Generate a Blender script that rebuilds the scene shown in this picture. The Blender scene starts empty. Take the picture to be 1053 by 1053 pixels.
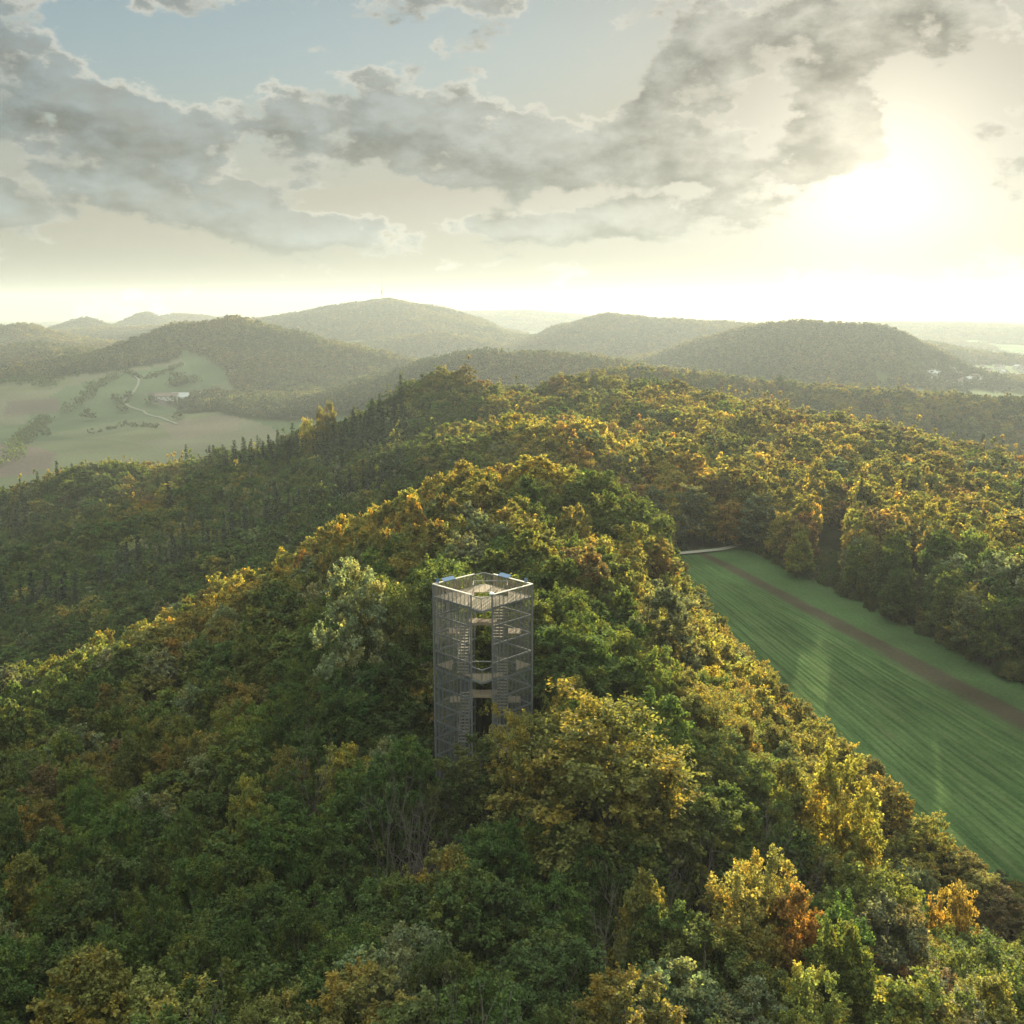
import bpy, math, random
import numpy as np
from math import radians as R, sin, cos, tan, atan2, asin, pi

rng = np.random.default_rng(7)
random.seed(7)
S = bpy.context.scene

# ------------------------------------------------------------------ camera
PITCH = R(11.0); FPX = 1032.0; CX = 526.5; CY = 526.5
cam = bpy.data.cameras.new('camera'); camo = bpy.data.objects.new('camera', cam)
S.collection.objects.link(camo); S.camera = camo
camo.location = (0, 0, 0); camo.rotation_euler = (pi/2 - PITCH, 0, 0)
cam.sensor_fit = 'HORIZONTAL'; cam.sensor_width = 36.0; cam.lens = 36.0*FPX/1053.0
cam.clip_start = 0.5; cam.clip_end = 60000

def ray(u, v):
    a = (u-CX)/FPX; b = (CY-v)/FPX
    return np.array([a, cos(PITCH)+b*sin(PITCH), -sin(PITCH)+b*cos(PITCH)])
def P(u, v, y):
    """the point of the place seen at (u,v) of the photograph at forward distance y"""
    d = ray(u, v); return d*(y/d[1])
def azel(u, v):
    d = ray(u, v); d = d/np.linalg.norm(d)
    return math.degrees(atan2(d[0], d[1])), math.degrees(asin(d[2]))

# ------------------------------------------------------------------ sun, sky, exposure
SUN_AZ, SUN_EL = 19.2, 6.7
sd = np.array([sin(R(SUN_AZ))*cos(R(SUN_EL)), cos(R(SUN_AZ))*cos(R(SUN_EL)), sin(R(SUN_EL))])
sun = bpy.data.lights.new('sun', 'SUN'); suno = bpy.data.objects.new('sun', sun)
S.collection.objects.link(suno)
sun.energy = 5.0; sun.angle = R(0.5); sun.color = (1.0, 0.86, 0.58)
from mathutils import Vector, Matrix
suno.rotation_euler = Vector(sd).to_track_quat('Z', 'Y').to_euler()

S.view_settings.view_transform = 'Standard'; S.view_settings.look = 'None'
S.view_settings.exposure = 2.9; S.view_settings.gamma = 1.0

W = bpy.data.worlds.new('World'); S.world = W; W.use_nodes = True
wt = W.node_tree; wt.nodes.clear()

class NG:
    """small helper for writing node arithmetic"""
    def __init__(s, tree): s.t = tree
    def n(s, typ, **kw):
        nd = s.t.nodes.new(typ)
        for k, v in kw.items(): setattr(nd, k, v)
        return nd
    def put(s, sock, v):
        if isinstance(v, bpy.types.NodeSocket): s.t.links.new(v, sock)
        elif isinstance(v, (tuple, list)) and len(v) == 3 and sock.type == 'RGBA': sock.default_value = (*v, 1)
        else: sock.default_value = v
    def m(s, op, a, b=0.0, c=0.0, clamp=False):
        nd = s.n('ShaderNodeMath', operation=op, use_clamp=clamp)
        s.put(nd.inputs[0], a); s.put(nd.inputs[1], b); s.put(nd.inputs[2], c)
        return nd.outputs[0]
    def smooth(s, x, lo, hi):
        nd = s.n('ShaderNodeMapRange', interpolation_type='SMOOTHSTEP', clamp=True)
        s.put(nd.inputs[0], x); s.put(nd.inputs[1], lo); s.put(nd.inputs[2], hi)
        return nd.outputs[0]
    def mix(s, f, a, b, blend='MIX'):
        nd = s.n('ShaderNodeMix', data_type='RGBA', blend_type=blend)
        s.put(nd.inputs[0], f); s.put(nd.inputs[6], a); s.put(nd.inputs[7], b)
        return nd.outputs[2]
    def noise(s, vec, scale, detail=4, rough=0.55, dist=0.0, dim='3D'):
        nd = s.n('ShaderNodeTexNoise', noise_dimensions=dim)
        s.put(nd.inputs['Vector'], vec); nd.inputs['Scale'].default_value = scale
        nd.inputs['Detail'].default_value = detail; nd.inputs['Roughness'].default_value = rough
        nd.inputs['Distortion'].default_value = dist
        return nd.outputs['Fac']
    def xyz(s, x, y, z):
        nd = s.n('ShaderNodeCombineXYZ'); s.put(nd.inputs[0], x); s.put(nd.inputs[1], y); s.put(nd.inputs[2], z)
        return nd.outputs[0]

def build_sky():
    g = NG(wt)
    sky = g.n('ShaderNodeTexSky', sky_type='NISHITA', sun_disc=False)
    sky.sun_elevation = R(SUN_EL); sky.sun_rotation = R(SUN_AZ)
    sky.altitude = 500; sky.air_density = 1.0; sky.dust_density = 0.3; sky.ozone_density = 1.5
    tc = g.n('ShaderNodeTexCoord'); sep = g.n('ShaderNodeSeparateXYZ'); wt.links.new(tc.outputs['Generated'], sep.inputs[0])
    x, y, z = sep.outputs
    az = g.m('MULTIPLY', g.m('ARCTAN2', x, y), 180/pi)
    el = g.m('MULTIPLY', g.m('ARCSINE', z), 180/pi)
    # cloud banks: soft ellipses in azimuth and elevation, broken up by noise
    banks = [  # u, v, half width, half height (pixels of the photo turned into degrees), weight, tilt
        (50, 92, 110, 48, 1.15, 12), (165, 140, 110, 40, 1.1, 20), (300, 130, 110, 42, 1.0, 10), (420, 135, 110, 55, 1.15, 5),
        (540, 155, 150, 62, 1.2, 8), (660, 150, 150, 60, 1.1, 0), (760, 120, 110, 45, 0.9, -10), (640, 226, 140, 24, 1.25, -3), (560, 222, 90, 22, .9, 0),
        (290, 234, 110, 22, 1.7, 6), (150, 208, 100, 18, 1.3, 14), (265, 210, 45, 24, 1.4, 0),
        (862, 132, 75, 44, 1.2, 0), (830, 30, 190, 52, 1.2, -6), (940, 50, 80, 60, .7, 0), (700, 55, 75, 40, .8, -20),
        (480, 2, 110, 14, 0.6, 0), (190, 4, 80, 13, 0.6, 0), (395, 48, 34, 16, 0.6, 0), (310, 50, 40, 9, .6, 0),
        (5, 210, 40, 28, 1.0, 0), (960, 303, 120, 14, .75, 3), (1040, 318, 60, 9, .6, 0), (60, 275, 130, 6, .35, 0), (480, 92, 40, 22, .9, 0)]
    def field(daz, del_, suffix=''):
        a = g.m('ADD', az, daz); e = g.m('ADD', el, del_)
        # warp
        wv = g.xyz(g.m('MULTIPLY', a, 0.11), g.m('MULTIPLY', e, 0.22), 3.3)
        w1 = g.m('SUBTRACT', g.noise(wv, 1.0, 3), 0.5)
        w2 = g.m('SUBTRACT', g.noise(g.xyz(g.m('MULTIPLY', a, 0.11), g.m('MULTIPLY', e, 0.22), 9.7), 1.0, 3), 0.5)
        a2 = g.m('MULTIPLY_ADD', w1, 4.0, a); e2 = g.m('MULTIPLY_ADD', w2, 1.8, e)
        tot = None
        for (u, v, hw, hh, wgt, tilt) in banks:
            ca, ce = azel(u, v); sa = hw/18.0; se = hh/18.0
            t = R(-tilt)
            dx = g.m('SUBTRACT', a2, ca); dy = g.m('SUBTRACT', e2, ce)
            rx = g.m('MULTIPLY_ADD', dx, cos(t)/sa, g.m('MULTIPLY', dy, sin(t)/sa))
            ry = g.m('MULTIPLY_ADD', dx, -sin(t)/se, g.m('MULTIPLY', dy, cos(t)/se))
            r2 = g.m('MULTIPLY_ADD', rx, rx, g.m('MULTIPLY', ry, ry))
            gg = g.m('MULTIPLY', g.m('EXPONENT', g.m('MULTIPLY', r2, -0.9)), wgt)
            tot = gg if tot is None else g.m('SMOOTH_MAX', tot, gg, 0.25)
        for (u, v, hw, hh, wgt) in ((560, 78, 55, 26, .8), (640, 62, 40, 26, .6), (795, 105, 26, 60, .6), (450, 206, 120, 12, .6), (620, 196, 120, 9, .5), (230, 70, 90, 26, .6), (940, 130, 40, 60, .4), (250, 175, 40, 20, .4)):
            ca, ce = azel(u, v)                                   # gaps of open sky between the banks
            dx = g.m('MULTIPLY', g.m('SUBTRACT', a2, ca), 18.0/hw); dy = g.m('MULTIPLY', g.m('SUBTRACT', e2, ce), 18.0/hh)
            r2 = g.m('MULTIPLY_ADD', dx, dx, g.m('MULTIPLY', dy, dy))
            tot = g.m('SUBTRACT', tot, g.m('MULTIPLY', g.m('EXPONENT', g.m('MULTIPLY', r2, -.9)), wgt))
        # clouds elsewhere in the sky, outside the photographed part
        nv = g.xyz(g.m('MULTIPLY', a, 0.27), g.m('MULTIPLY', e, 0.50), 1.7)
        fb = g.m('ADD', g.noise(nv, 1.0, 8, 0.52), g.m('MULTIPLY', g.m('SUBTRACT', g.noise(g.xyz(g.m('MULTIPLY', a, .8), g.m('MULTIPLY', e, 1.35), 4.4), 1.0, 6, .6), .5), .5))
        far = g.m('MULTIPLY', g.smooth(g.m('ABSOLUTE', a), 32, 50), g.smooth(g.noise(g.xyz(g.m('MULTIPLY', a, .03), g.m('MULTIPLY', e, .07), 6.1), 1.0, 3), .45, .6))
        high = g.m('MULTIPLY', g.smooth(e, 17, 26), g.smooth(g.noise(g.xyz(g.m('MULTIPLY', a, .03), g.m('MULTIPLY', e, .06), 2.1), 1.0, 3), .45, .6))
        tot = g.m('MAXIMUM', tot, g.m('MULTIPLY', g.m('MAXIMUM', far, high), g.smooth(e, 1.0, 6.0)))
        return g.m('ADD', tot, g.m('MULTIPLY', g.m('SUBTRACT', fb, 0.5), 2.5))
    # angle to the sun
    dt = g.n('ShaderNodeVectorMath', operation='DOT_PRODUCT'); wt.links.new(tc.outputs['Generated'], dt.inputs[0]); dt.inputs[1].default_value = tuple(sd)
    ang = g.m('MULTIPLY', g.m('ARCCOSINE', g.m('MINIMUM', dt.outputs['Value'], 0.99999)), 180/pi)
    f0 = field(0.0, 0.0)
    f1 = field(1.1, 1.1)          # looking a little towards the sun, for relief
    alpha = g.smooth(f0, 0.32, 0.66)
    thick = g.smooth(f0, 0.38, 0.78)
    lit = g.m('MULTIPLY_ADD', g.m('SUBTRACT', f0, f1), 1.0, 0.5, clamp=True)
    near = g.m('EXPONENT', g.m('MULTIPLY', ang, -1/14.0))
    core = g.m('EXPONENT', g.m('MULTIPLY', g.m('MULTIPLY', ang, ang), -1/24.0))
    # forward scattering of thin haze around the sun
    SK = SKY_GAIN
    bw = g.n('ShaderNodeRGBToBW'); wt.links.new(sky.outputs[0], bw.inputs[0])
    lum = g.m('MULTIPLY', g.m('SUBTRACT', 1.0, g.m('EXPONENT', g.m('MULTIPLY', bw.outputs[0], -SK*.5/1.5))), 1.5)
    pale = g.mix(1.0, (1.05, 1.0, .86), g.xyz(lum, lum, lum), 'MULTIPLY')    # a thin, pale veil of high cloud
    skyc = g.mix(g.m('ADD', g.m('MULTIPLY_ADD', g.smooth(el, 3.0, 15.0), -.70, 1.0), g.m('MULTIPLY', g.m('EXPONENT', g.m('MULTIPLY', ang, -1/12.0)), 1.3), clamp=True), g.mix(1.0, sky.outputs[0], (SK*.95, SK*.98, SK*.95), 'MULTIPLY'), pale)
    glow = g.mix(1.0, (1.0, .89, .68), g.xyz(*[g.m('MULTIPLY_ADD', near, GLOW, g.m('MULTIPLY', core, CORE))]*3), 'MULTIPLY')
    veil = g.mix(1.0, skyc, glow, 'ADD')
    ext = g.m('MULTIPLY_ADD', g.smooth(el, 0.0, 6.0), .70, .30)      # the low sky is dimmed by the air it is seen through
    veil = g.mix(1.0, veil, g.xyz(ext, ext, g.m('POWER', ext, 1.15)), 'MULTIPLY')
    # cloud radiance: dark side grey-blue, thin edges and parts near the sun bright
    near2 = g.m('EXPONENT', g.m('MULTIPLY', ang, -1/15.0))
    dark = g.mix(near2, CLOUD_DARK, CLOUD_WARM)
    bright = g.mix(near2, CLOUD_LIT, (2.5, 2.3, 1.85))
    shade = g.m('MULTIPLY', g.m('SUBTRACT', 1.0, g.m('MULTIPLY', thick, 0.80)), g.m('MULTIPLY_ADD', lit, 0.9, 0.25), clamp=True)
    rel = g.m('MULTIPLY', g.m('MULTIPLY_ADD', lit, .9, .55), g.m('MULTIPLY_ADD', g.noise(g.xyz(g.m('MULTIPLY', az, .42), g.m('MULTIPLY', el, .8), 7.7), 1.0, 7, .6), 2.2, -.25))
    cc = g.mix(shade, g.mix(1.0, dark, g.xyz(rel, rel, rel), 'MULTIPLY'), bright)
    cc = g.mix(g.m('MULTIPLY', core, 0.40), cc, veil)
    col = g.mix(g.m('MULTIPLY', alpha, 0.93), veil, cc)
    # unseen bright sky added overhead as fill light for the shaded woods
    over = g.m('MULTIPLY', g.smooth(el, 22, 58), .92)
    col = g.mix(over, col, OVERHEAD_FILL)
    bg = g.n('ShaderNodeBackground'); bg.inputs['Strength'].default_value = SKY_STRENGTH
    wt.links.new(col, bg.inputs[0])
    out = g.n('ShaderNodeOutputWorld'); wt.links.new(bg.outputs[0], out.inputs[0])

SKY_STRENGTH = 0.05; SKY_GAIN = 0.40
GLOW = .95; CORE = 1.25
OVERHEAD_FILL = (7.6, 8.4, 7.4)  # added fill from above, lifts the shaded foliage
CLOUD_DARK = (.10, .25, .38); CLOUD_WARM = (1.5, 1.33, 1.0); CLOUD_LIT = (1.8, 1.74, 1.5)
build_sky()
W.cycles.sampling_method = 'MANUAL'; W.cycles.sample_map_resolution = 512

S.cycles.max_bounces = 6; S.cycles.diffuse_bounces = 2; S.cycles.transmission_bounces = 2
S.cycles.volume_bounces = 0; S.cycles.transparent_max_bounces = 8
S.cycles.use_denoising = True
S.cycles.sample_clamp_indirect = 6.0

# ------------------------------------------------------------------ helpers for objects
def link(o, parent=None):
    S.collection.objects.link(o)
    if parent is not None: o.parent = parent
    return o
def mesh_from(name, V, F, mats=(), fm=None, smooth=False, attrs=None):
    """mesh from numpy arrays; F (n,k) of one face size or a list of such arrays"""
    V = np.asarray(V, dtype=np.float32).reshape(-1, 3)
    Fs = F if isinstance(F, list) else [F]
    Fs = [np.asarray(f, dtype=np.int32) for f in Fs if len(f)]
    me = bpy.data.meshes.new(name)
    loops = np.concatenate([f.ravel() for f in Fs]); sizes = np.concatenate([np.full(len(f), f.shape[1]) for f in Fs])
    me.vertices.add(len(V)); me.vertices.foreach_set('co', V.ravel())
    me.loops.add(len(loops)); me.loops.foreach_set('vertex_index', loops)
    me.polygons.add(len(sizes))
    st = np.concatenate([[0], np.cumsum(sizes)[:-1]]).astype(np.int32)
    me.polygons.foreach_set('loop_start', st)
    if fm is not None: me.polygons.foreach_set('material_index', np.asarray(fm, dtype=np.int32))
    if smooth: me.polygons.foreach_set('use_smooth', np.ones(len(sizes), dtype=bool))
    for m in mats: me.materials.append(m)
    for (an, typ, dom, data) in (attrs or []):
        a = me.attributes.new(an, typ, dom)
        key = {'FLOAT': 'value', 'INT': 'value', 'FLOAT_VECTOR': 'vector', 'FLOAT_COLOR': 'color'}[typ]
        a.data.foreach_set(key, np.asarray(data, dtype=np.int32 if typ == 'INT' else np.float32).ravel())
    me.update(); me.validate(clean_customdata=False)
    return me
def obj(name, me, parent=None, label=None, cat=None, group=None, kind=None):
    o = bpy.data.objects.new(name, me); link(o, parent)
    if label: o['label'] = label
    if cat: o['category'] = cat
    if group: o['group'] = group
    if kind: o['kind'] = kind
    return o
def empty(name, loc, label, cat, group=None, rz=0):
    o = bpy.data.objects.new(name, None); link(o); o.location = loc; o.rotation_euler[2] = rz
    o.empty_display_size = .5
    o['label'] = label; o['category'] = cat
    if group: o['group'] = group
    return o

class MB:
    """collects boxes, bars and tubes into one mesh"""
    def __init__(s): s.V = []; s.F = []; s.n = 0
    def add(s, V, F):
        s.V.append(np.asarray(V, float)); s.F += [[i+s.n for i in f] for f in F]; s.n += len(V)
    def box(s, c, size, ax=None):
        ax = np.eye(3) if ax is None else np.asarray(ax)
        h = np.asarray(size)/2.0
        V = [np.asarray(c) + ax.T @ (h*np.array([i, j, k])) for i in (-1, 1) for j in (-1, 1) for k in (-1, 1)]
        s.add(V, [[0, 1, 3, 2], [4, 6, 7, 5], [0, 4, 5, 1], [2, 3, 7, 6], [0, 2, 6, 4], [1, 5, 7, 3]])
    def bar(s, a, b, w, h=None):
        a = np.asarray(a, float); b = np.asarray(b, float); h = w if h is None else h
        d = b-a; L = np.linalg.norm(d); d = d/L
        up = np.array([0, 0, 1.0]) if abs(d[2]) < .95 else np.array([1.0, 0, 0])
        x = np.cross(d, up); x /= np.linalg.norm(x); z = np.cross(x, d)
        s.box((a+b)/2, (L, w, h), [d, x, z])
    def tube(s, pts, rad, k=5):
        pts = [np.asarray(p, float) for p in pts]; n = len(pts); V = []
        rad = rad if hasattr(rad, '__len__') else [rad]*n
        for i, p in enumerate(pts):
            d = pts[min(i+1, n-1)] - pts[max(i-1, 0)]; d = d/np.linalg.norm(d)
            up = np.array([1.0, 0, 0]) if abs(d[2]) > .7 else np.array([0, 0, 1.0])
            x = np.cross(d, up); x /= np.linalg.norm(x); y = np.cross(d, x)
            for j in range(k):
                t = 2*pi*j/k; V.append(p + rad[i]*(cos(t)*x + sin(t)*y))
        F = [[i*k+j, i*k+(j+1) % k, (i+1)*k+(j+1) % k, (i+1)*k+j] for i in range(n-1) for j in range(k)]
        F.append(list(range(k))[::-1]); F.append([(n-1)*k+j for j in range(k)])
        s.add(V, F)
    def poly_prism(s, pts, z0, z1):
        n = len(pts); V = [(*p, z0) for p in pts]+[(*p, z1) for p in pts]
        F = [list(range(n))[::-1], list(range(n, 2*n))]+[[i, (i+1) % n, n+(i+1) % n, n+i] for i in range(n)]
        s.add(V, F)
    def mesh(s, name, mat, smooth=False):
        me = bpy.data.meshes.new(name); me.from_pydata([tuple(v) for v in np.concatenate(s.V)], [], s.F)
        if mat: me.materials.append(mat)
        if smooth: me.polygons.foreach_set('use_smooth', np.ones(len(me.polygons), dtype=bool))
        me.update(); return me

# ------------------------------------------------------------------ materials
def mat(name):
    m = bpy.data.materials.new(name); m.use_nodes = True; m.node_tree.nodes.clear()
    g = NG(m.node_tree); out = g.n('ShaderNodeOutputMaterial'); return m, g, out
def principled(name, col, rough=.6, metal=0.0, nscale=None, namp=.25, bump=0.0, spec=.3):
    m, g, out = mat(name); b = g.n('ShaderNodeBsdfPrincipled'); m.node_tree.links.new(b.outputs[0], out.inputs[0])
    b.inputs['Roughness'].default_value = rough; b.inputs['Metallic'].default_value = metal
    b.inputs['Specular IOR Level'].default_value = spec
    tc = g.n('ShaderNodeTexCoord')
    f = g.noise(tc.outputs['Object'], nscale or 3.0, 5, .6)
    k = g.m('MULTIPLY_ADD', g.m('SUBTRACT', f, .5), namp*2, 1.0)
    c = g.mix(1.0, col, g.xyz(k, k, k), 'MULTIPLY'); g.put(b.inputs['Base Color'], c)
    if bump:
        bn = g.n('ShaderNodeBump'); bn.inputs['Strength'].default_value = bump; g.put(bn.inputs['Height'], f)
        m.node_tree.links.new(bn.outputs[0], b.inputs['Normal'])
    return m
def leaf_material(name, trans=.43):
    m, g, out = mat(name); L = m.node_tree.links
    t = g.n('ShaderNodeAttribute', attribute_type='INSTANCER', attribute_name='tint')
    lv = g.n('ShaderNodeAttribute', attribute_type='GEOMETRY', attribute_name='leafvar')
    cv = g.n('ShaderNodeAttribute', attribute_type='GEOMETRY', attribute_name='clumpvar')
    k = g.m('MULTIPLY_ADD', lv.outputs['Fac'], 0.9, 0.55)
    c = g.mix(1.0, t.outputs['Color'], g.xyz(k, k, k), 'MULTIPLY')
    yel = g.mix(1.0, c, (1.75, 1.25, .8), 'MULTIPLY')
    c = g.mix(g.smooth(cv.outputs['Fac'], .45, 1.0), c, yel)
    d = g.n('ShaderNodeBsdfDiffuse'); tr = g.n('ShaderNodeBsdfTranslucent'); gl = g.n('ShaderNodeBsdfGlossy')
    gl.inputs['Roughness'].default_value = .6; gl.inputs['Color'].default_value = (.9, .9, .9, 1)
    L.new(c, d.inputs[0]); L.new(g.mix(1.0, c, (1.42, 1.34, .74), 'MULTIPLY'), tr.inputs[0])
    mx = g.n('ShaderNodeMixShader'); mx.inputs[0].default_value = trans; L.new(d.outputs[0], mx.inputs[1]); L.new(tr.outputs[0], mx.inputs[2])
    m2 = g.n('ShaderNodeMixShader'); m2.inputs[0].default_value = .012; L.new(mx.outputs[0], m2.inputs[1]); L.new(gl.outputs[0], m2.inputs[2])
    L.new(m2.outputs[0], out.inputs[0]); return m
LEAF = leaf_material('autumn_leaves')
NEEDLE = leaf_material('spruce_needles', .15)
BARK = principled('grey_bark', (.085, .068, .05), .9, nscale=6, namp=.5)
DEADBARK = principled('pale_dead_bark', (.135, .112, .095), .9, nscale=6, namp=.4)

# ------------------------------------------------------------------ noise for the terrain
def vnoise(x, y, s, seed=0):
    x = x/s; y = y/s
    xi = np.floor(x).astype(np.int64); yi = np.floor(y).astype(np.int64); fx = x-xi; fy = y-yi
    fx = fx*fx*(3-2*fx); fy = fy*fy*(3-2*fy)
    def h(i, j):
        n = (i*374761393 + j*668265263 + seed*974711) & 0x7fffffff
        n = ((n ^ (n >> 13))*1274126177) & 0x7fffffff
        return ((n ^ (n >> 16)) & 0xffff)/65535.0
    return (h(xi, yi)*(1-fx)+h(xi+1, yi)*fx)*(1-fy) + (h(xi, yi+1)*(1-fx)+h(xi+1, yi+1)*fx)*fy - .5

# ------------------------------------------------------------------ terrain
TREE_H = 16.0
near_uvy = [ # canopy points of the near and middle forest
 (0,1053,52),(263,1053,50),(526,1053,48),(790,1053,48),(1053,1053,52),(0,950,62),(526,950,60),(1053,950,66),
 (0,850,80),(200,850,78),(400,850,75),(630,800,77),(800,850,75),(950,870,80),
 (0,750,105),(200,730,108),(350,690,102),(700,690,88),(800,740,95),(870,790,95),
 (0,690,128),(100,650,140),(200,610,152),(300,555,168),(400,505,185),(500,467,200),(560,464,200),(620,475,190),
 (420,578,128),(550,540,140),(380,622,106),(560,620,112),(640,600,125),(600,540,150),
 (650,508,178),(690,575,150),(740,645,130),(830,725,112),(930,810,98),(1040,925,84),
 (0,680,230),(100,640,240),(200,600,250),(300,545,260),(400,500,275),(480,466,285),
 (0,600,320),(0,520,430),(100,560,340),(100,463,475),(45,488,455),(0,510,430),(165,474,480),(200,530,370),(200,470,470),(300,480,400),(330,440,480),(400,440,400),
 (400,414,490),(450,367,500),(434,372,500),(482,388,480),(520,424,430),(560,422,330),(600,440,290),
 (660,500,225),(700,450,330),(800,460,320),(900,480,290),(1000,500,265),(1053,478,340),(930,447,390),(860,427,430),(740,400,500),
 (640,380,560),(590,377,570),(545,414,530)]
RIGHT_FLANK = {(650,508,178),(690,575,150),(740,645,130),(830,725,112),(930,810,98),(1040,925,84),(870,790,95),(950,870,80)}
pts = [tuple(P(*q)-np.array([0, 0, TREE_H+(6.5 if q in {(930,810,98),(1040,925,84),(950,870,80)} else 3.5 if q in RIGHT_FLANK else 3.0 if q[2] > 215 else 0)])) for q in near_uvy]
FZ = -60.0
pts += [tuple(q) for q in [(0,0,-75),(-90,0,-80),(90,0,-82),(0,-150,-105),(-200,-100,-110),(200,-100,-105),
 (-150,90,-74),(-130,180,-96),(-75,232,-88),(-15,245,-66),(-240,150,-100),(-320,300,-122),(-420,420,-125),
 (120,60,-72),(190,90,-64),(260,170,-62),(230,230,-62),(300,100,-75),
 (-300,640,-140),(-150,740,-135),(-420,560,-140),(0,760,-125),(-60,640,-90),(140,690,-110),(260,600,-104),(360,480,-110),(450,320,-112),(420,720,-140),(90,720,-112)]]
pts += [(x, y, FZ) for (x, y) in [(60,255),(52,200),(60,160),(75,120),(95,190),(120,150),(85,235),(85,95),(120,110)]]
for a in range(0, 360, 15):
    rr = 950 if 40 < a < 140 else 700
    pts.append((rr*cos(R(a)), rr*sin(R(a)), -150.0))
pts = np.array(pts)
def fit(pts, c=16.0, lam=1.5):
    X = pts[:, :2]/100.0; c = c/100
    D = np.sqrt(((X[:, None]-X[None])**2).sum(-1)+c*c)
    n = len(X); A = np.zeros((n+1, n+1)); A[:n, :n] = D - np.eye(n)*lam*.02; A[:n, n] = 1; A[n, :n] = 1
    w = np.linalg.solve(A, np.concatenate([pts[:, 2], [0]])); return X, w, c
FIT = fit(pts)
def near_h(x, y):
    X, w, c = FIT; sh = x.shape; q = np.stack([x.ravel(), y.ravel()], 1)/100.0; out = np.empty(len(q))
    for i in range(0, len(q), 60000):
        d = np.sqrt(((q[i:i+60000, None]-X[None])**2).sum(-1)+c*c); out[i:i+60000] = d@w[:-1]+w[-1]
    return out.reshape(sh)

# crest lines of the hills beyond: crest (u,v) pairs, distance(s), half width, base, forested share (0 meadow hill .. 1 all wood)
hills = [
 ('a', [(60,378),(118,362),(150,346),(195,331),(235,326),(290,339),(340,357),(388,382),(410,400)], [1650,1680,1720,1780,1800,1760,1700,1600,1560], 400, .98),
 ('b', [(225,336),(265,328),(300,323),(340,314),(400,307),(440,313),(490,325),(530,346),(560,362)], 3500, 1150, 1),
 ('b2', [(330,362),(390,348),(450,342),(520,352),(560,366)], 2700, 420, 1),
 ('c', [(340,400),(400,382),(450,368),(500,359),(560,361),(640,370),(710,382)], 1400, 300, 1),
 ('d', [(500,366),(535,352),(575,334),(625,322),(680,327),(740,331),(800,334),(860,345)], 2900, 800, 1),
 ('e', [(620,378),(670,366),(730,346),(780,334),(830,329),(900,333),(950,353),(990,384),(1005,394)], 1900, 430, 1),
 ('f', [(640,378),(700,383),(760,390),(840,395),(950,405),(1053,412),(1250,428)], 950, 210, 1),
 ('g', [(840,340),(885,334),(910,331),(990,332),(1053,334),(1250,337)], 5200, 1500, 1),
 ('h', [(380,325),(440,321),(480,320),(540,319),(590,323),(660,330)], 6200, 1500, 1),
 ('i1', [(-90,340),(-20,338),(25,331),(50,341),(75,350)], 2500, 330, 1),
 ('i2', [(40,342),(65,333),(88,325),(112,333),(130,340)], 3600, 330, 1),
 ('i3', [(100,340),(122,332),(147,320),(172,328),(190,338)], 4100, 400, 1),
 ('i4', [(150,335),(178,322),(200,323),(225,326),(270,330),(320,336)], 4500, 520, 1),
 ('j', [(-120,362),(0,360),(40,358),(75,362),(115,372)], 1950, 300, .25),
 ('k', [(-700,330),(-200,330),(0,331),(260,330),(526,328),(800,330),(1250,330),(1800,330)], 7800, 1500, 1),
]
for hname, cr, yy, wd, fo in hills: pass
HP = []
for hname, cr, yy, wd, fo in hills:
    yy = yy if hasattr(yy, '__len__') else [yy]*len(cr)
    th = 14.0 if fo > .5 else 3
    HP.append((np.array([P(u, v, y)-np.array([0, 0, th]) for (u, v), y in zip(cr, yy)]), wd, fo))
def base_h(x, y):
    d = np.hypot(x, y)
    b = -150 + 0*x
    b = b + 34*np.clip((y-950)/900, 0, 1)*np.clip((-x-80)/250, 0, 1)        # the pastures rise gently towards the hill
    b = b + 25*np.clip((d-2600)/2500, 0, 1)
    b = b + 26*vnoise(x, y, 360, 3) + 11*vnoise(x, y, 130, 4)
    return b
FIELD = None
def seg_dist(px, py, poly, closed=True):
    n = len(poly); best = np.full(px.shape, 1e9); inside = np.zeros(px.shape, bool)
    for i in range(n if closed else n-1):
        ax_, ay_ = poly[i]; bx, by = poly[(i+1) % n]; dx = bx-ax_; dy = by-ay_
        t = np.clip(((px-ax_)*dx+(py-ay_)*dy)/(dx*dx+dy*dy+1e-9), 0, 1)
        best = np.minimum(best, np.hypot(px-ax_-t*dx, py-ay_-t*dy))
        if closed: inside ^= ((ay_ > py) != (by > py)) & (px < dx*(py-ay_)/(dy+1e-12)+ax_)
    return best, inside
def on_plane(u, v, z):
    d = ray(u, v); k = z/d[2]; return (d[0]*k, d[1]*k)
FIELD = [on_plane(u, v, FZ) for (u, v) in [(690,569),(725,565),(760,563),(800,583),(860,612),(950,657),(1053,712),(1140,757)]]
FIELD += [(125, 72), (62, 72), (56, 90), (50, 105), (46, 125), (42, 150), (38, 180), (35, 210), (34, 240)]
FIELD = np.array(FIELD)
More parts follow.
